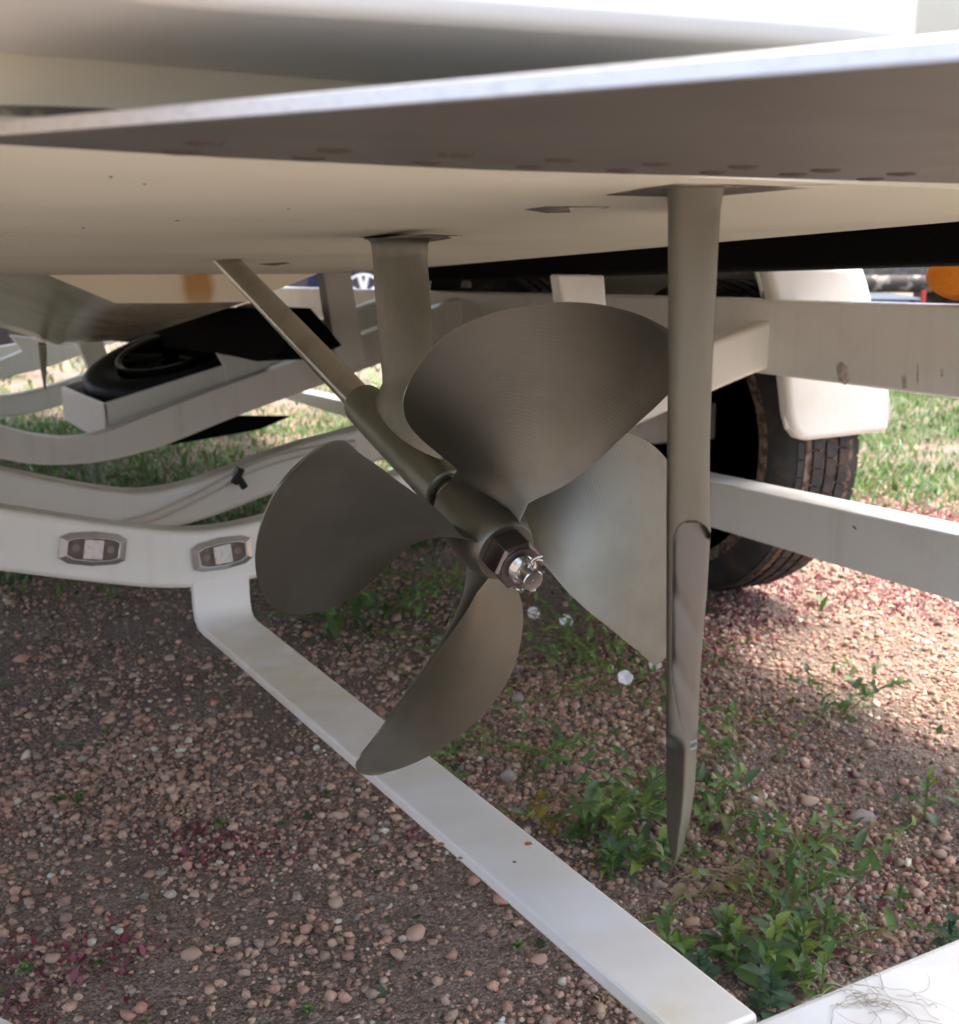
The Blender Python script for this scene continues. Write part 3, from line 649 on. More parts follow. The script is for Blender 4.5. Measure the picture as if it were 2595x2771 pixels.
for p in rud.data.polygons:
    if min(p.vertices) < nl and all(q < nl for q in p.vertices):
        if np.mean([scoop[q // nt_, q % nt_] for q in p.vertices]) > .55: p.material_index = 1
# tracking fin
fp = [(103, 929), (125, 930), (127, 960), (125, 1052), (121, 1054), (117, 1045), (110, 1000)]
v, f = prism([onY(u, v_, 2.9) for u, v_ in fp], (.004, .035, 0)); obj('tracking_fin', v, f, M['bronze_cast'], boat, smooth=0, bevel=.002)

# ================================================================== trailer
trailer = thing('boat_trailer', 'white steel boat trailer with dipped cross members and black carpeted bunks', 'trailer', (1.0, 1.9, 0))
XR = 1.42
def rails(name, pts_top, pts_bot, x, th, **kw):
    a = [onX(u, v, x) for u, v in pts_top]; c = [onX(u, v, x) for u, v in pts_bot]
    def ext(p, q, y): return q + (q - p) * (y - q[1]) / (q[1] - p[1])
    ys0, ys1 = kw.pop('y0', .42), kw.pop('y1', 6.0)
    A = [ext(a[0], a[-1], ys0), *a[::-1], ext(a[-1], a[0], ys1)]; B = [ext(c[0], c[-1], ys0), *c[::-1], ext(c[-1], c[0], ys1)]
    v, f = prism(A + B[::-1], (th, 0, 0)); return obj(name, v, f, M['paint'], trailer, smooth=0, bevel=.006, seg=3, ang=50, **kw)
rails('side_rail', [(1171, 788), (1951, 806), (2595, 826)], [(1951, 998), (2595, 1080)], XR, .06)
rails('lower_rail', [(1924, 1303), (2595, 1449)], [(1924, 1428), (2595, 1631)], 1.36, .075, y1=5.6)
# the port rail mirrors the starboard one
v, f = box((-.70, 2.5, .57), (.06, 4.2, .135)); obj('side_rail', v, f, M['paint'], trailer, smooth=0, bevel=.006)
# dipped cross members: top profile z(x), depth h, at station y
def cross(y, tops, h, th, name='cross_member', bots=None):
    P = smoothpts(tops, 7); xm = tops[0][0]
    if bots is None:
        t_ = np.gradient(P, axis=0); nrm = np.stack([t_[:, 1], -t_[:, 0]], 1); nrm /= np.linalg.norm(nrm, axis=1)[:, None]; B = P + nrm * h
    else: B = smoothpts(bots, 7)
    A3 = [(x, y, z) for x, z in P]; B3 = [(x, y, z) for x, z in B]
    v, f = prism(A3 + B3[::-1], (0, th, 0))
    n = len(A3); nb_ = len(B3)
    f = f[2:]                                                             # replace the two n-gons by quads
    m_ = n + nb_
    for o_, flip in ((0, False), (m_, True)):
        for i in range(n - 1):
            q = (o_ + i, o_ + i + 1, o_ + m_ - 2 - i, o_ + m_ - 1 - i); f.append(q[::-1] if flip else q)
    return obj(name, v, f, M['paint'], trailer, smooth=35, bevel=.008, seg=3, ang=60)
cross(1.535, [(-.62, .60), (-.3, .50), (0, .425), (.128, .390), (.208, .368), (.28, .349), (.339, .336), (.40, .330), (.478, .336), (.58, .358), (.70, .385), (1.0, .475), (1.317, .570), (1.43, .60)], .083, .05)
cross(1.86, [(-.62, .62), (-.3, .52), (0, .435), (.159, .386), (.253, .356), (.337, .334), (.389, .329), (.444, .334), (.5, .347), (.578, .369), (.658, .389), (.75, .405), (1.0, .455), (1.38, .55)], .067, .055)
B3 = [(-.62, .52), (-.2, .405), (.1, .31), (.235, .265), (.304, .246), (.37, .239), (.449, .239), (.525, .249), (.62, .271), (.797, .329), (1.018, .394), (1.43, .515)]
cross(2.73, [(-.62, .60), (-.2, .485), (.1, .385), (.241, .337), (.309, .314), (.375, .301), (.428, .301), (.479, .31), (.541, .331), (.636, .362), (.745, .397), (.872, .434), (.961, .462), (1.125, .515), (1.43, .61)], .068, .055, bots=B3)
cross(3.12, [(.95, .472), (1.05, .503), (1.15, .533), (1.25, .562), (1.43, .62)], .11, .05)
cross(4.17, [(-.62, .52), (-.2, .40), (.1, .305), (.25, .272), (.378, .254), (.468, .261), (.58, .287), (.8, .355), (1.2, .475), (1.43, .545)], .075, .055)
cross(5.3, [(-.62, .47), (0, .36), (.3, .33), (.6, .36), (1.0, .45), (1.43, .53)], .10, .055)
# guard bar under the propeller
gb = [(1.528, .300), (1.522, .262), (1.518, .245), (1.508, .235), (1.490, .231), (1.42, .233)]
XL = [.345, .345, .345, .345, .345, .346]; 
yb = np.array([1.534, 1.532, 1.528, 1.520, 1.506, 1.488, 1.42, 1.2, .9, .6, .40]); zb = np.array([.240, .218, .2065, .1995, .1965, .1975, .2040, .2247, .2530, .2813, .2995])
xl = np.interp(yb, [.40, 1.50, 1.53], [.340, .374, .3675]); xr = np.interp(yb, [.40, 1.50, 1.53], [.3895, .4525, .4500])
zt, yt = np.concatenate([[.262], zb]), np.concatenate([[1.5345], yb]); xl = np.concatenate([[xl[0]], xl]); xr = np.concatenate([[xr[0]], xr])
V = []; F = []
for i in range(len(yt)):
    a = np.array([yt[i], zt[i]]); j0, j1 = max(i - 1, 0), min(i + 1, len(yt) - 1)
    d_ = np.array([yt[j1] - yt[j0], zt[j1] - zt[j0]]); d_ /= np.linalg.norm(d_); nn = np.array([d_[1], -d_[0]])
    if nn[1] > 0 or (abs(nn[1]) < .3 and nn[0] < 0): nn = -nn
    c_ = a + nn * .012
    V += [(xl[i], a[0], a[1]), (xr[i], a[0], a[1]), (xr[i], c_[0], c_[1]), (xl[i], c_[0], c_[1])]
F = grid_faces(len(yt), 4, True) + [(0, 1, 2, 3), tuple(4 * (len(yt) - 1) + i for i in range(4))]
obj('guard_bar', V, F, M['paint_bar'], trailer, smooth=30, bevel=.0025, seg=2, ang=50, label='flat white guard bar with rust spots under the propeller')
# tab joining the bar to the cross member
# rear bumper and its brace
v, f = box((.372, .352, .268), (2.0, .09, .066)); obj('rear_bumper', v, f, M['paint'], trailer, smooth=0, bevel=.006, seg=3)
a_, c_ = np.array([-.437, 1.29, .33]), np.array([.083, .455, .29]); d_ = c_ - a_; x, y, d = frame_of(d_)
v, f = prism([a_ + x * .03 + y * .0, a_ - x * .03, a_ - x * .03 - np.array([0, 0, .06]), a_ + x * .03 - np.array([0, 0, .06])], d_)
br = obj('bumper_brace', v, f, M['paint'], trailer, smooth=0, bevel=.006)
# bunks
def bunk(a, c, w_, h_, name='bunk'):
    a, c = np.array(a, float), np.array(c, float)
    v, f = prism([a, a + [w_, 0, 0], a + [w_, 0, -h_], a + [0, 0, -h_]], c - a)
    return obj(name, v, f, M['carpet'], trailer, smooth=0, bevel=.008, seg=3)
t0, t1 = onX(1157, 695, 1.0), onX(2595, 590, 1.0); b0 = onX(1157, 745, 1.0)
dv = (t0 - t1) / (t0 - t1)[1]; hb = float((t0 - b0)[2])
bunk(t1 - dv * (t1[1] - .45), t0 + dv * (2.2 - t0[1]), .14, .046)
obj('bunk', *prism([(-.256, .45, .755), (-.116, .45, .755), (-.116, .45, .709), (-.256, .45, .709)], (0, 2.6, -.07)), M['carpet'], trailer, smooth=0, bevel=.008)
# forward bunk under the keel: tall carpeted board
xb = .78
ft = [onX(u, v, xb) for u, v in [(300, 905), (361, 905), (601, 832), (702, 836), (745, 890), (781, 940)]]
fb = [onX(u, v, xb) for u, v in [(745, 958), (744, 970), (694, 978), (640, 966), (590, 957), (540, 952), (445, 938), (361, 929), (300, 922)]]
obj('bunk', *prism(ft + fb, (.12, 0, 0)), M['carpet'], trailer, smooth=0)
v, f = prism([onX(u, v_, .80) for u, v_ in [(600, 842), (668, 820), (690, 824), (704, 848)]], (.06, 0, 0)); obj('bunk_bracket', v, f, M['paint'], trailer, smooth=0, bevel=.003)
# brackets: slanted post ahead of the strut, pale post behind the top blade, grey post by the fin
def post(px, y, th, name='bunk_bracket'):
    v, f = prism([onY(u, v_, y) for u, v_ in px], (0, th, 0)); return obj(name, v, f, M['paint'], trailer, smooth=0, bevel=.004)
post([(874, 732), (950, 734), (990, 978), (996, 990), (914, 996), (893, 860)], 2.55, .05)
post([(1513, 743), (1636, 743), (1648, 900), (1535, 900)], 1.49, .03)
post([(812, 660 + 72), (818, 732), (818, 734), (812, 734)], 2.4, .01)
post([(205, 915), (277, 915), (303, 996), (245, 1012)], 4.0, .05)
# bolt heads along the rail
for u, v_ in [(1262, 783), (2080, 800)]:
    p = onX(u, v_, XR - .02) if u < 1500 else onX(u, v_, XR + .02); p[2] = .648
    v, f = lathe(p - np.array([0, 0, .012]), (0, 0, 1), [(0, .013), (.01, .013), (.017, .009), (.019, .003)], 16); obj('bolt', v, f, M['galv'], trailer)
# small bracket on the rail behind the strut
v, f = box(onX(1178, 880, XR - .012), (.02, .045, .075)); obj('rail_bracket', v, f, M['paint'], trailer, smooth=0, bevel=.003)
# weld beads of the cross member on the rail
v, f = prism([onX(u, v_, XR - .004) for u, v_ in [(1998, 872), (2008, 880), (2007, 1012), (1990, 1008), (2000, 1000), (2000, 890)]], (.004, 0, 0)); obj('weld_bead', v, f, M['paint_bar'], trailer)
# dirt scuffs on the starboard rail
for px in ([(2262, 985), (2275, 978), (2292, 990), (2300, 1032), (2286, 1042), (2268, 1030)], [(2051, 928), (2056, 930), (2055, 968), (2052, 966)], [(2438, 1018), (2450, 1012), (2455, 1048), (2442, 1052)], [(2545, 1000), (2553, 992), (2551, 1018), (2546, 1020)], [(2482, 985), (2486, 984), (2484, 1040), (2480, 1042)]):
    v, f = prism([onX(u, v_, XR - .0006) for u, v_ in px], (.0005, 0, 0)); obj('scuff', v, f, M['scuff'], trailer, smooth=0)
v, f = prism([onX(u, v_, 1.3594) for u, v_ in [(2306, 1423), (2310, 1422), (2318, 1433), (2314, 1433)]], (.0005, 0, 0)); obj('scuff', v, f, M['tie'], trailer, smooth=0)
# brake hose and tie on the second cross member
hp = smoothpts([onY(u, v_, 1.851) for u, v_ in [(300, 1425), (400, 1404), (480, 1370), (560, 1331), (640, 1287), (720, 1252), (820, 1224), (960, 1200)]], 6)
v, f = tube(hp, .0075, 12); hose = obj('brake_hose', v, f, M['hose'], trailer)
v, f = box(onY(641, 1287, 1.845), (.012, .02, .030), Euler((0, .5, 0))); v2, f2 = box(onY(652, 1303, 1.838), (.012, .008, .028), Euler((0, -.5, 0)))
obj('cable_tie', *merge((v, f), (v2, f2)), M['tie'], hose, smooth=0, bevel=.002)
# marker lights
def marker(u, v_, tilt, mirror):
    c = onY(u, v_, 1.5345); ex = np.array([math.cos(tilt), 0, math.sin(tilt)]); ez = np.array([-math.sin(tilt), 0, math.cos(tilt)]); ey = np.array([0, -1., 0])
    P = lambda x_, z_, d_: c + ex * x_ * mirror + ez * z_ + ey * d_
    def loop(w_, h1, h2, d_):   # six-sided outline with clipped ends
        return [P(-w_, -h2, d_), P(-w_ * .72, -h1 * .98, d_), P(.0, -h1 * 1.08, d_), P(w_ * .72, -h1 * .92, d_), P(w_, -h2, d_), P(w_, h2, d_), P(w_ * .72, h1 * .98, d_), P(0, h1 * 1.08, d_), P(-w_ * .72, h1 * .92, d_), P(-w_, h2, d_)]
    rows = [loop(.0435, .0220, .0145, .0), loop(.0435, .0220, .0145, .004), loop(.0345, .0150, .0100, .0085), loop(.0325, .0140, .0092, .0075), loop(.0320, .0135, .0090, .003)]
    V = np.vstack(rows); F = grid_faces(5, 10, True)
    bz = obj('marker_light', V, F, M['bezel'], trailer, smooth=20, bevel=.0008)
    obj('lamp_recess', np.array(rows[-1]) + ey * .0004, [tuple(range(10))], M['lamp_bed'], bz, smooth=0)
    lw, lh = .0125, .0135
    v, f = prism([P(-lw, -lh, .0035), P(lw, -lh * .96, .0035), P(lw, lh * .96, .0035), P(-lw, lh, .0035)], ey * .0055); obj('lens', v, f, M['lens'], bz, smooth=0, bevel=.0008)
    for k_ in range(3):
        v, f = box(P(0, -.007 + .007 * k_, .0055), (.014, .003, .0025)); obj('lens_rib', v, f, M['white_plastic'], bz, smooth=0)
    for x_ in (-.0225, .0225):
        v, f = lathe(P(x_, 0, .003), ey, [(0, .0052), (.0018, .005), (.0018, .003), (.0008, .0026), (.0008, .0004)], 16); obj('screw', v, f, M['galv'], bz)
    return bz
marker(251, 1484, -.17, 1); marker(600, 1497, .10, -1)
# rust marks on the bar
for u, v_, r_ in [(1194, 2284, .0016), (1246, 2322, .0012), (1430, 2284, .002), (1392, 2333, .0010)]:
    p = onZ(u, v_, .26); p[2] = np.interp(p[1], yb[::-1], zb[::-1]); p = onZ(u, v_, p[2])
    for _ in range(4): p = onZ(u, v_, float(np.interp(p[1], yb[::-1], zb[::-1])))
    v, f = lathe(p + [0, 0, .0002], (0, -.066, 1), [(0, r_ * 1.5), (.0002, r_ * 1.2), (.0004, r_ * .5)], 10); obj('rust_spot', v, f, M['rustspot'], trailer)
# axle and suspension behind the rudder
v, f = box((1.40, 1.80, .385), (.26, .075, .075)); obj('axle', v, f, M['galv'], trailer, smooth=0, bevel=.005)
v, f = box((1.43, 1.95, .40), (.07, .30, .10)); obj('suspension_arm', v, f, M['dark'], trailer, smooth=0, bevel=.008)
v, f = tube(smoothpts([(1.30, 1.75, .41), (1.33, 1.73, .44), (1.38, 1.75, .44), (1.42, 1.80, .40)], 5), .007, 10); obj('brake_line', v, f, M['hose'], trailer)
# wheels
def tyre_mesh(c, axis, ro, wd, ri, n=72, nlug=0):
    h = wd / 2
    prof = [(-h * .72, ri), (-h * .95, ri + (ro - ri) * .25), (-h, ri + (ro - ri) * .55), (-h * .93, ro - .022), (-h * .80, ro - .004), (-h * .6, ro), (h * .6, ro), (h * .80, ro - .004), (h * .93, ro - .022), (h, ri + (ro - ri) * .55), (h * .95, ri + (ro - ri) * .25), (h * .72, ri)]
    return lathe(c, axis, prof, n, closed=True)
def tread(c, axis, ro, wd, n, rows, hgt=.007, stag=.5):
    x, y, d = frame_of(axis); ms = []
    h = wd / 2 * .84; rw = 2 * h / rows
    for q in range(rows):
        s0 = -h + rw * q + rw * .14; s1 = s0 + rw * .72
        for k_ in range(n):
            a0 = 2 * math.pi * (k_ + stag * (q % 2)) / n; a1 = a0 + 2 * math.pi / n * .86
            V = []
            for r_ in (ro - .003, ro + hgt - (.007 if q in (0, rows - 1) else 0)):
                for s_, a_ in ((s0, a0), (s1, a0 + .012), (s1, a1 + .012), (s0, a1)): V.append(np.array(c) + d * s_ + r_ * (math.cos(a_) * x + math.sin(a_) * y))
            ms.append((V, [(4, 5, 6, 7), (0, 1, 5, 4), (1, 2, 6, 5), (2, 3, 7, 6), (3, 0, 4, 7)]))
    return merge(*ms)
TX, TY, TR = 1.60, 1.875, .328
def wheel(y):
    c = (TX, y, TR + .006)
    ty = obj('tyre', *tyre_mesh(c, (1, 0, 0), TR, .20, .19), M['rubber'], trailer, smooth=50)
    gr = obj('tread_groove', *lathe(c, (1, 0, 0), [(-.062, TR + .0018), (.062, TR + .0018)], 72), M['mud'], ty)
    obj('tread_block', *tread(c, (1, 0, 0), TR, .20, 60, 5), M['rubber'], ty, smooth=0, kind='stuff')
    obj('sidewall_band', *lathe((c[0] - .0995, c[1], c[2]), (1, 0, 0), [(-.0015, .245), (-.003, .252), (-.003, .262), (-.0015, .268)], 60), M['mud'], ty)
    obj('wheel_rim', *lathe(c, (1, 0, 0), [(-.075, .192), (-.07, .178), (.02, .17), (.03, .06), (.05, .05)], 48), M['dark'], trailer)
    obj('brake_drum', *lathe(c, (1, 0, 0), [(-.10, .03), (-.085, .05), (-.08, .115), (-.02, .125), (.02, .11)], 32), M['dark'], trailer)
wheel(TY); wheel(TY + .82)
# fender: arched shell open on the inside, white outside, inner faces coloured black for the shade there
X0, X1 = 1.475, 1.745
prof = [(1.535, .40), (1.555, .47), (1.585, .56), (1.625, .66), (1.665, .735), (1.72, .765), (2.4, .775), (2.95, .765), (3.02, .70), (3.10, .42)]
V = []
for y, z in prof: V += [(X0, y, z), (X1, y, z)]
F = grid_faces(len(prof), 2)
k0 = len(V); V += [(X1, y, z) for y, z in prof]; F.append(tuple(range(k0, k0 + len(prof))))
fe = obj('fender', V, F, [M['fender'], M['fender_in']], trailer, smooth=40)
so_m = fe.modifiers.new('solid', 'SOLIDIFY'); so_m.thickness = .006; so_m.offset = -1; so_m.material_offset = 1; so_m.material_offset_rim = 0
# aft skirt: boxed end of the fender, rounded lower inner corner
sk = [(2086, 733), (2296, 731), (2340, 812), (2408, 1070), (2408, 1168)]
p1 = [onY(u, v_, 1.525) for u, v_ in [(2080, 720), (2296, 720), (2345, 815), (2382, 990), (2408, 1068), (2408, 1168), (2300, 1182), (2190, 1194), (2168, 1188), (2150, 1165), (2140, 1125), (2128, 1010), (2105, 830)]]
v, f = prism(p1, (0, .035, 0)); obj('fender_skirt', v, f, M['fender'], trailer, smooth=0, bevel=.012, seg=4, ang=45)

# ================================================================== things on and around the trailer
# spare wheel lying on the cross members
spare = thing('spare_wheel', 'spare wheel with black alloy rim lying tilted in a white frame', 'wheel', (.95, 3.45, .36))
sa = np.array([-.28, -.16, .95]); sa /= np.linalg.norm(sa); sc_ = np.array([.80, 3.34, .385])
ty = obj('tyre', *tyre_mesh(sc_, sa, .272, .135, .170), M['clean_rubber'], spare, smooth=50)
obj('tread_block', *tread(sc_, sa, .270, .135, 64, 5, .006, .5), M['clean_rubber'], ty, smooth=0, kind='stuff')
rim = obj('rim', *lathe(sc_, sa, [(-.07, .158), (.0, .145), (.02, .145), (.065, .156), (.073, .168), (.076, .165), (.070, .150), (.035, .142), (.02, .03)], 56), M['rim_black'], spare)
x, y, d = frame_of(sa)
for k_ in range(5):
    a = 2 * math.pi * k_ / 5 + .4
    for s_ in (-.16, .16):
        p0 = sc_ + d * .050 + .035 * (math.cos(a) * x + math.sin(a) * y); p1_ = sc_ + d * .060 + .150 * (math.cos(a + s_) * x + math.sin(a + s_) * y)
        obj('spoke', *tube([p0, p1_], [.013, .010], 8), M['rim_black'], rim)
obj('rim_lip', *lathe(sc_, sa, [(.072, .166), (.078, .168), (.078, .161), (.073, .159)], 56, closed=True), M['rim'], rim)
# frame round the spare wheel
def plate_px(name, px, y, th, m='paint'):
    v, f = prism([onY(u, v_, y) for u, v_ in px], (0, th, 0)); return obj(name, v, f, M[m], trailer, smooth=0, bevel=.003)
plate_px('spare_frame', [(278, 1093), (604, 988), (622, 1020), (618, 1043), (450, 1100), (290, 1170)], 2.86, .012)
A_, B_ = onY(167, 1046, 3.5), onY(278, 1093, 2.86)
obj('spare_frame', *prism([A_, B_, B_ - [0, 0, .10], A_ - [0, 0, .10]], (.012, 0, 0)), M['paint'], trailer, smooth=0, bevel=.003)
obj('spare_frame', *prism([A_, A_ + [.62, 0, .165], A_ + [.62, 0, .09], A_ + [0, 0, -.08]], (0, .012, 0)), M['paint'], trailer, smooth=0, bevel=.003)
plate_px('spare_frame', [(585, 955), (745, 975), (700, 1010), (618, 1045), (604, 988)], 2.84, .012)
# lower tray under the forward beam
plate_px('splash_board', [(380, 1206), (460, 1185), (640, 1127), (660, 1126), (788, 1127), (703, 1163), (596, 1182), (470, 1203)], 2.80, .02, 'carpet')
# forward plates by the fin
plate_px('tongue_gusset', [(-60, 985), (0, 975), (60, 950), (28, 908), (200, 928), (225, 960), (110, 1000), (0, 1025), (-60, 1035)], 4.75, .05)
# orange foam ball on the rail
v, f = ico(3); v = v * np.array([.045, .06, .036])
p = onX(2606, 800, XR + .03); p[2] = .6435 + .036
v = v * (1 + .02 * np.sin(v[:, [0]] * 90) * np.sin(v[:, [1]] * 70))
top(obj('foam_float', v + p, f, M['orange'], None, base=p), 'orange foam float resting on the white side rail', 'float')
# dry roots on the rear bumper
fp = onZ(2350, 2690, .305)
ms = []
for k_ in range(26):
    a = random.gauss(-.6, .9) + (math.pi if random.random() < .3 else 0); L_ = random.uniform(.015, .05); q = np.array([fp[0] + random.gauss(0, .010), fp[1] + random.gauss(0, .006), .3018]); pts = [q]; cv = random.gauss(0, .25)
    for s_ in range(7):
        a += cv + random.gauss(0, .22); q = q + np.array([math.cos(a), math.sin(a), 0]) * L_ / 7; q[2] = .3018 + abs(random.gauss(0, .0016)); pts.append(q.copy())
    ms.append(tube(smoothpts(pts, 3), random.uniform(.00012, .00026), 4))
top(obj('root_fibre', *merge(*ms), M['fibre'], None, base=fp), 'wispy tangle of dry roots lying on the white rear bumper', 'roots')

# ================================================================== background
# navy car far ahead, only part of its side in view
c0 = onZ(985, 711 + 3028 * .70 / 13.2, 0); c0 = at(985, 790, 13.2); c0[2] = 0
fwdv = np.array([-.86, .51, 0]); fwdv /= np.linalg.norm(fwdv); latv = np.array([-fwdv[1], fwdv[0], 0]); latv = latv if latv @ (EYE - c0) < 0 else -latv
car = thing('parked_car', 'navy blue car with pale spoked wheels parked far behind the trailer', 'car', c0)
prof = [(.92, .30), (.95, .62), (.80, .78), (.05, .92), (-.55, 1.32), (-2.0, 1.36), (-2.7, 1.0), (-3.2, .92), (-3.3, .4), (-3.2, .28)]
v, f = prism([c0 + fwdv * a + np.array([0, 0, z]) for a, z in prof], latv * 1.7); obj('body', v, f, M['navy'], car, smooth=0, bevel=.08, seg=3)
v, f = prism([c0 - latv * .004 + fwdv * a + np.array([0, 0, z]) for a, z in [(-.1, .94), (-.6, 1.27), (-1.95, 1.30), (-2.5, .98)]], latv * .01); obj('side_window', v, f, M['glass'], car, smooth=0)
v, f = prism([c0 - latv * .02 + fwdv * a + np.array([0, 0, z]) for a, z in [(.9, .56), (.88, .68), (.5, .78), (.62, .58)]], latv * .3); obj('headlight', v, f, M['white_plastic'], car, smooth=0, bevel=.02)
for s_ in (0, -2.6):
    wc = c0 + fwdv * s_ + np.array([0, 0, .33]) + latv * .09
    wh = obj('wheel', *tyre_mesh(wc, latv, .33, .2, .25, 40), M['clean_rubber'], car)
    rm = obj('rim', *lathe(wc - latv * .07, latv, [(0, .25), (-.02, .24), (-.01, .21), (.06, .2), (.06, .02)], 32), M['rim_black'], wh)
    xx, yy, dd = frame_of(latv)
    for k_ in range(5):
        a = 2 * math.pi * k_ / 5 + .3
        for q in (-.22, .22): obj('spoke', *tube([wc - latv * .095 + .03 * (math.cos(a) * xx + math.sin(a) * yy), wc - latv * .10 + .235 * (math.cos(a + q) * xx + math.sin(a + q) * yy)], .026, 6), M['white_plastic'], wh)
    obj('rim_ring', *lathe(wc - latv * .1, latv, [(0, .25), (-.02, .245), (-.02, .222), (0, .22)], 32, closed=True), M['white_plastic'], wh)
# neighbouring trailer seen over the rail on the right
nb0 = onZ(2460, 940, 0); nb0 = at(2460, 800, 6.5); nb0[2] = 0
nt2 = thing('parked_trailer', 'muddy dark trailer with a red marker parked beyond the white fender', 'trailer', nb0)
ex = _rx; P = lambda u, v_, d_=6.5: at(u, v_, d_)
obj('muddy_axle', *tube([P(2270, 770), P(2400, 768), P(2700, 770)], .05, 16), M['far_pipe'], nt2)
v, f = prism([P(2260, 725), P(2720, 727), P(2720, 748), P(2260, 748)], _vx * .3); obj('dark_frame', v, f, M['dark'], nt2, smooth=0)
v, f = prism([P(2330, 796), P(2420, 794), P(2490, 806), P(2490, 822), P(2330, 822)], _vx * .3); obj('pale_deck', v, f, M['gel_white'], nt2, smooth=0)
v, f = prism([P(2345, 808), P(2490, 810), P(2490, 822), P(2345, 822)], _vx * .3 - _vx * .02); obj('deck_edge', v - _vx * .02, f, M['navy'], nt2, smooth=0)
v, f = box(P(2499, 802, 6.4), (.02, .02, .07)); obj('red_marker', v, f, M['red'], nt2, smooth=0)
v, f = prism([P(2505, 785, 6.6), P(2720, 785, 6.6), P(2720, 850, 6.6), P(2505, 830, 6.6)], _vx * .2); obj('side_panel', v, f, M['dark'], nt2, smooth=0)
wc = P(2640, 860, 6.4); obj('wheel', *tyre_mesh(np.array([wc[0], wc[1], .33]), _rx, .33, .2, .19, 40), M['rubber'], nt2)
v, f = box(np.array([P(2300, 780, 6.7)[0], P(2300, 780, 6.7)[1], .3]), (.08, .08, .6)); obj('leg', v, f, M['dark'], nt2, smooth=0)
# neighbouring trailer wheel at far left
wl = at(-20, 930, 7.2); wl[2] = .33
ow = thing('trailer_wheel', 'grey hubbed wheel of another trailer at the far left beyond the keel', 'wheel', wl)
obj('tyre', *tyre_mesh(wl, (.9, .45, 0), .33, .22, .2, 48), M['rubber'], ow); obj('hub', *lathe(wl, (.9, .45, 0), [(-.09, .2), (-.06, .18), (-.05, .05), (-.1, .04)], 32), M['galv'], ow)

# ================================================================== vegetation
def leaf_mesh(name, stations, fold=.25, curl=.25, tint=(.07, .15, .035)):
    V = []; F = []
    for t_, w_ in stations:
        z = curl * t_ * (1 - t_) * 1.6 - .25 * curl * t_ * t_
        V += [(-w_, t_, z + fold * w_), (0, t_, z), (w_, t_, z + fold * w_)]
    for i in range(len(stations) - 1):
        for j in (0, 1): F.append((i * 3 + j, i * 3 + j + 1, (i + 1) * 3 + j + 1, (i + 1) * 3 + j))
    me = bpy.data.meshes.new(name); me.from_pydata(V, [], F)
    a = me.color_attributes.new('tint', 'FLOAT_COLOR', 'POINT')
    cs = []
    for i in range(len(stations)):
        for j in range(3): cs += [*(np.array(tint) * (1.25 if j == 1 else 1)), 1]
    a.data.foreach_set('color', cs); me.materials.append(M['leaf']); me.polygons.foreach_set('use_smooth', [True] * len(F)); return me
LANCE = [(0, .015), (.12, .03), (.3, .15), (.5, .21), (.7, .17), (.88, .08), (1, .005)]
ARROW = [(-.16, .26), (0, .17), (.08, .19), (.3, .20), (.55, .16), (.8, .08), (1, .004)]
OVAL = [(0, .02), (.12, .12), (.35, .28), (.6, .32), (.82, .22), (1, .03)]
GREENS = [(.11, .20, .06), (.14, .24, .07), (.19, .30, .10), (.13, .20, .10), (.25, .33, .08)]
LM = {}
for nm, st in (('lance', LANCE), ('arrow', ARROW), ('oval', OVAL)):
    LM[nm] = [leaf_mesh('leaf', st, random.uniform(.1, .5), random.uniform(.1, .6), g) for g in GREENS for _ in range(2)]
LM['dry'] = [leaf_mesh('leaf', LANCE, .5, 1.1, c) for c in ((.30, .22, .11), (.24, .23, .10), (.36, .30, .18))]
LM['blue'] = [leaf_mesh('leaf', OVAL, .2, .4, c) for c in ((.075, .14, .075), (.10, .17, .10))]
LM['yellow'] = [leaf_mesh('leaf', LANCE, .2, .4, c) for c in ((.28, .25, .03), (.16, .19, .03), (.30, .17, .03))]
stem_m = mat('green_stem', (.16, .22, .05), .6)
def flower(parent, p, s):
    n = 26; V = [np.array(p, float)]; ax = Vector((random.uniform(-.7, -.2), -.8, random.uniform(.5, .9))).normalized(); x, y, d = frame_of(ax)
    for q, (r_, h_) in enumerate(((.3, .28), (.7, .42), (1.0, .46))):
        for k_ in range(n):
            a = 2 * math.pi * k_ / n; w_ = 1 + .035 * math.cos(5 * a) + random.uniform(-.05, .05); V.append(np.array(p) + s * (r_ * w_ * (math.cos(a) * x + math.sin(a) * y) + d * (h_ + (.05 * math.sin(5 * a) + random.uniform(-.02, .02)) * r_)))
    F = [(0, 1 + k_, 1 + (k_ + 1) % n) for k_ in range(n)]
    for q in range(2):
        for k_ in range(n): F.append((1 + q * n + k_, 1 + (q + 1) * n + k_, 1 + (q + 1) * n + (k_ + 1) % n, 1 + q * n + (k_ + 1) % n))
    return obj('flower', V, F, M['petal'], parent, smooth=60)
def put_leaf(root, me, p, az, el, L_, roll=0):
    o = bpy.data.objects.new('leaf', me); col.objects.link(o); o.parent = root
    o.location = Vector(p) - root.location; o.rotation_euler = Euler((el, roll, az), 'XYZ'); o.scale = (L_, L_, L_)
    return o
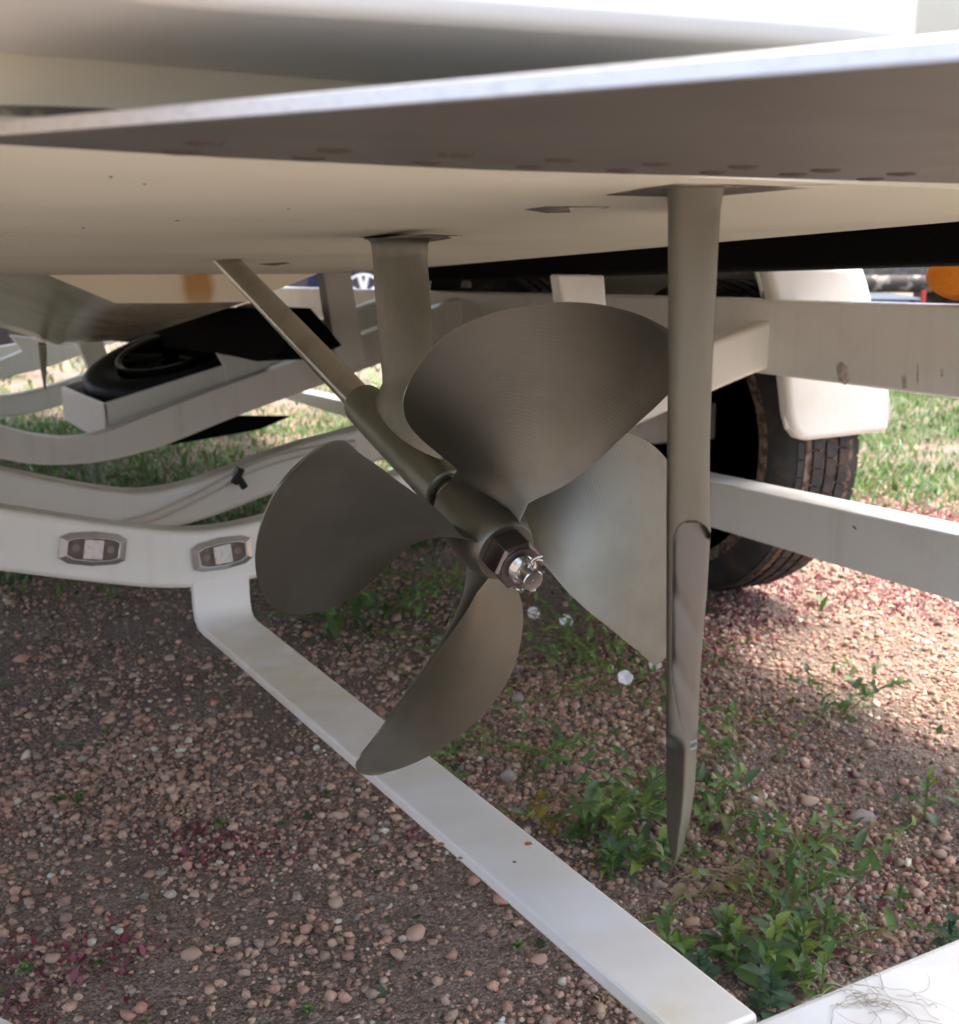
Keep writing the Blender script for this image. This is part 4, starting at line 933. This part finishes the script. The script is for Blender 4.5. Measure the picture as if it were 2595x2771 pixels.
def plant(u, v, kind, size, n, label, spread=.05, flowers=(), group='weeds sprouting from the gravel', cat='weed'):
    if kind != 'oval': n = int(n * (2.7 if kind in ('arrow', 'vine') else 2.3)); spread *= 1.45; size *= 1.08
    else: n = int(n * 1.3)
    b0_ = onZ(u * K, v * K, 0); b0_[2] = float(gh(b0_[0], b0_[1]))
    root = thing('weed' if not flowers else 'bindweed', label, cat, b0_, group)
    stems = []
    if kind in ('arrow', 'yellow', 'dry', 'vine'):
        lk = 'arrow' if kind == 'vine' else kind
        ns = max(2, n // 6)
        for s_ in range(ns):
            a = random.uniform(0, 6.28); q = b0_ + np.array([random.gauss(0, spread * .3), random.gauss(0, spread * .3), 0]); pts = [q.copy()]; up_ = random.uniform(.15, .9) if kind != 'dry' else .05
            for i in range(6):
                a += random.gauss(0, .45); st = spread * random.uniform(.25, .45)
                q = q + np.array([math.cos(a) * st * (1 - up_ * .6), math.sin(a) * st * (1 - up_ * .6), st * up_ * (1 - i * .16)]); q[2] = max(q[2], b0_[2] + .004); pts.append(q.copy())
                put_leaf(root, random.choice(LM[lk]), q, a + random.uniform(-2, 2), random.uniform(-.1, .9), size * random.uniform(.6, 1.15), random.uniform(-.5, .5))
            stems.append(tube(smoothpts(pts, 3), size * .035, 5))
    else:
        heads = max(1, n // 11)
        for h in range(heads):
            hc = b0_ + np.array([random.gauss(0, spread * .6), random.gauss(0, spread * .6), 0]) * (0 if heads == 1 else 1)
            m_ = n // heads; hgt = size * (random.uniform(.1, .5) if kind == 'oval' else random.uniform(.4, 2.0))
            for k_ in range(m_):
                az = k_ * 2.4 + random.uniform(-.3, .3); lev = k_ / m_; L_ = size * (1.1 - .55 * lev) * random.uniform(.75, 1.15)
                put_leaf(root, random.choice(LM[kind]), hc + np.array([0, 0, .003 + hgt * lev]), az, .15 + 1.0 * lev + random.uniform(-.2, .25), L_, random.uniform(-.3, .3))
            stems.append(tube([hc, hc + np.array([.002, 0, hgt])], size * .04, 5))
    for fu, fv, fs in flowers:
        pz = b0_[2] + random.uniform(.03, .06); p = onZ(fu * K, fv * K, pz); flower(root, p, fs)
        q = b0_ + (p - b0_) * .4; q[2] = b0_[2] + .01; stems.append(tube(smoothpts([b0_, q, p], 5), .0011, 5))
    for st_ in stems: obj('stem', *st_, stem_m, root)
    return root
PL = [
 (1235, 1665, 'lance', .034, 18, 'broad leafed green weed growing just left of the rudder tip', .03),
 (1165, 1600, 'arrow', .026, 30, 'dense leafy weed between the guard bar and the rudder foot', .05),
 (1265, 1580, 'arrow', .024, 26, 'green weed right behind the pointed rudder tip', .05),
 (1105, 1600, 'lance', .022, 16, 'small weed touching the far edge of the guard bar', .03),
 (1180, 1700, 'lance', .024, 14, 'weed with upright leaves against the guard bar below the rudder tip', .03),
 (1370, 1610, 'arrow', .022, 18, 'spreading weed just right of the rudder tip', .05),
 (1485, 1905, 'lance', .036, 27, 'large weed in the corner between guard bar and rear bumper', .045),
 (1590, 1890, 'lance', .030, 20, 'bushy weed leaning on the rear bumper right of the large corner weed', .045),
 (1385, 1855, 'lance', .030, 16, 'weed with long leaves beside the near end of the guard bar', .03),
 (1530, 1800, 'arrow', .020, 24, 'thin stemmed weed just above the large corner weed', .05),
 (1400, 1905, 'blue', .024, 14, 'bluish round leafed weed nearest the bar and bumper corner', .03),
 (1645, 1375, 'arrow', .020, 24, 'lone loose weed on the open gravel right of the rudder', .05),
 (1405, 1470, 'arrow', .020, 24, 'low green weed just right of the hollow in the rudder', .05),
 (1500, 1400, 'yellow', .018, 8, 'yellowing weed between the rudder and the lone gravel weed', .03),
 (1830, 1560, 'lance', .030, 10, 'flat leaved weed at the right edge of the gravel', .03),
 (1830, 1720, 'lance', .018, 12, 'trailing weed at the right edge above the rear bumper', .04),
 (1845, 1835, 'blue', .022, 9, 'round leafed weed at the right edge beside the rear bumper', .02),
 (1545, 1735, 'arrow', .022, 22, 'half wilted weed in the gravel right of the rudder tip', .06),
 (1455, 1690, 'dry', .034, 14, 'withered brown weed lying right of the rudder tip', .06),
 (1050, 1480, 'vine', .018, 22, 'thin stemmed climbing weed between lowest blade and rudder', .07),
 (1025, 1600, 'yellow', .018, 9, 'weed with yellow leaves beside the guard bar', .025),
 (1010, 1440, 'arrow', .016, 14, 'small weed just right of the lowest blade tip curve', .05),
 (730, 1180, 'arrow', .026, 36, 'dense weed on the ground below the left blade', .10),
 (850, 1130, 'arrow', .024, 30, 'dark green weed behind the propeller hub', .10),
 (600, 1195, 'arrow', .024, 16, 'weed beside the upright foot of the guard bar', .06),
 (880, 1250, 'vine', .020, 14, 'weed beside the pale stone under the hub', .06),
 (215, 1150, 'lance', .026, 9, 'sprig under the left marker light', .02),
 (430, 1150, 'arrow', .022, 10, 'sprig just left of the guard bar foot', .03),
 (755, 1390, 'blue', .022, 12, 'bluish weed behind the lowest blade at the far edge of the bar', .03),
 (820, 1330, 'vine', .018, 10, 'tall sprig between bar and lowest blade', .04),
 (860, 1470, 'arrow', .018, 12, 'weed peeping out right of the lowest blade tip', .03),
 (190, 1420, 'oval', .009, 34, 'patch of tiny round leaves on the left gravel', .05),
 (120, 1540, 'oval', .010, 40, 'thick clump of tiny round leaves at the left', .035),
 (110, 1290, 'oval', .009, 36, 'dark patch of tiny leaves far left under the stern', .06),
 (420, 1320, 'oval', .009, 34, 'mat of tiny leaves left of the guard bar middle', .07),
 (425, 1585, 'oval', .011, 12, 'small seedling with pale green leaves in the middle of the left gravel', .01),
 (545, 1580, 'oval', .009, 11, 'pair of seedlings right of the pale green seedling', .02),
 (635, 1520, 'oval', .009, 13, 'seedling close to the left edge of the guard bar', .015),
 (15, 1890, 'oval', .011, 18, 'bright weed at the left picture edge', .02),
 (195, 1870, 'oval', .008, 14, 'small weed beside the red ground cover at lower left', .015),
 (600, 1950, 'oval', .009, 12, 'seedling near the bottom edge left of the guard bar', .02),
 (1005, 1830, 'oval', .009, 14, 'dark seedling under the near half of the guard bar', .02)]
for a in PL: plant(*a)
plant(1110, 1285, 'vine', .022, 42, 'flowering bindweed with two white blooms left of the right blade', .10, [(1035, 1192, .0125), (1097, 1208, .0135)], None, 'bindweed')
plant(1200, 1340, 'vine', .022, 42, 'flowering bindweed with two white blooms under the right blade tip', .09, [(1213, 1318, .0125), (1272, 1292, .0105)], None, 'bindweed')
# grass and low herbs: joined stuff
def herb(name, pts, hgt, wid, label, cat='grass', cols=((.08, .17, .035), (.11, .21, .045), (.07, .14, .035), (.15, .23, .06), (.20, .21, .09)), lie=.8):
    x, y = pts; n = len(x)
    st = [(0, .5), (.5, 1.), (1, .05)]; V = []; F = []
    for i, (t_, w_) in enumerate(st): V += [(-w_, .45 * t_ * t_, t_), (w_, .45 * t_ * t_, t_)]
    for i in range(2): F.append((2 * i, 2 * i + 1, 2 * i + 3, 2 * i + 2))
    s = hgt * np.exp(rng.normal(0, .35, n)); scl = np.stack([wid * s / hgt * rng.uniform(.7, 1.4, n), s * .8, s], -1)
    rot = rotz(rng.uniform(0, 6.28, n)) @ rotx(-np.abs(rng.normal(0, lie, n)))
    tn = np.array(cols)[rng.integers(0, len(cols), n)] * (1 + rng.normal(0, .18, (n, 1)))
    o = cloud(name, V, F, np.stack([x, y, gh(x, y)], -1), rot, scl, np.clip(tn, .01, .6), M['leaf']); return top(o, label, cat)
def field(n, x0, x1, y0, y1, prob):
    x = rng.uniform(x0, x1, n); y = rng.uniform(y0, y1, n); k = visible(x, y) & (rng.random(n) < prob(x, y)); return x[k], y[k]
sstep = lambda a, e0, e1: np.clip((a - e0) / (e1 - e0), 0, 1)
def g_right(x, y): return sstep(x * .75 + y * .66, 2.9, 3.4) * sstep(x - .55 * y, .0, .6) * np.clip(.62 + .55 * fbm(x, y, 2.3, 5), .03, 1)
def g_left(x, y): return sstep(y, 2.45, 3.1) * np.clip(.55 + .6 * fbm(x, y, 1.7, 9), .02, 1) * (1 - sstep(y, 5.0, 5.5) * .7)
herb('grass', field(150000, 1.8, 6, 1.2, 6, g_right), .026, .0026, 'bright green grass and low herbs right of the trailer wheel')
herb('grass', field(110000, -.2, 3, 2.3, 6, g_left), .026, .0026, 'green grass between the trailer cross members')
herb('grass', field(70000, -1, 12, 5.5, 20, lambda x, y: np.clip(.5 + .6 * fbm(x, y, 1.1, 3), .05, 1)), .05, .012, 'pale sunlit grass far beyond the trailer', cols=((.14, .19, .06), (.20, .23, .09), (.26, .25, .12)))
herb('grass', field(16000, .2, 2.6, 1.3, 2.9, lambda x, y: np.clip(.25 + .5 * fbm(x, y, 3.3, 4), 0, .8) * sstep(y, 1.5, 2.3) * sstep(x, .55, .9) * (1 - sstep(x, 1.5, 1.8))), .026, .0050, 'dark weedy ground cover behind the propeller')
# small round-leaved seedlings all over the gravel
herb('seedling', field(9000, -.6, 3, .3, 2.6, lambda x, y: np.clip(-.02 + .5 * fbm(x, y, 4.1, 12), 0, .5)), .0085, .0028, 'tiny green seedlings dotted over the gravel', 'seedlings', cols=((.07, .12, .04), (.09, .14, .06), (.06, .10, .05)), lie=.9)
# red spurge creeping over the gravel
RED = ((.26, .055, .075), (.34, .09, .12), (.20, .04, .06), (.30, .10, .11))
rp = lambda x, y: np.clip(.22 + .75 * fbm(x, y, 2.6, 21), .04, 1) * sstep(x - .3 * y, .5, .95)
herb('red_creeper', field(190000, .7, 2.8, .6, 2.7, rp), .0062, .0020, 'dark pink creeping plants spread over the gravel at the right', 'creeper', cols=RED, lie=1.0)
herb('red_creeper', field(60000, -.2, .7, .7, 1.6, lambda x, y: np.clip(-.45 + .85 * fbm(x, y, 4.2, 8), 0, .6) + np.clip(1.1 - np.hypot(x - .09, y - 1.06) / .13, 0, .8) * np.clip(.5 + .6 * fbm(x, y, 14, 3), 0, 1)), .006, .0016, 'dark red creeping plants on the gravel at lower left', 'creeper', cols=RED, lie=1.0)
# dry straw by the rudder tip
ms = []
for k_ in range(40):
    p = onZ(random.gauss(1400, 45) * K, random.gauss(1690, 14) * K, 0); a = random.gauss(-.5, .5); L_ = random.uniform(.02, .06); z = float(gh(p[0], p[1])) + .006
    d_ = np.array([math.cos(a), math.sin(a), 0]) * L_; ms.append(tube([p + [0, 0, z], p + d_ * .5 + [0, 0, z + random.uniform(0, .008)], p + d_ + [0, 0, z]], .0008, 5))
bp = onZ(1400 * K, 1690 * K, 0)
top(obj('dry_straw', *merge(*ms), M['straw'], None, base=bp), 'small heap of dry straw on the gravel by the rudder tip', 'straw', kind='stuff')
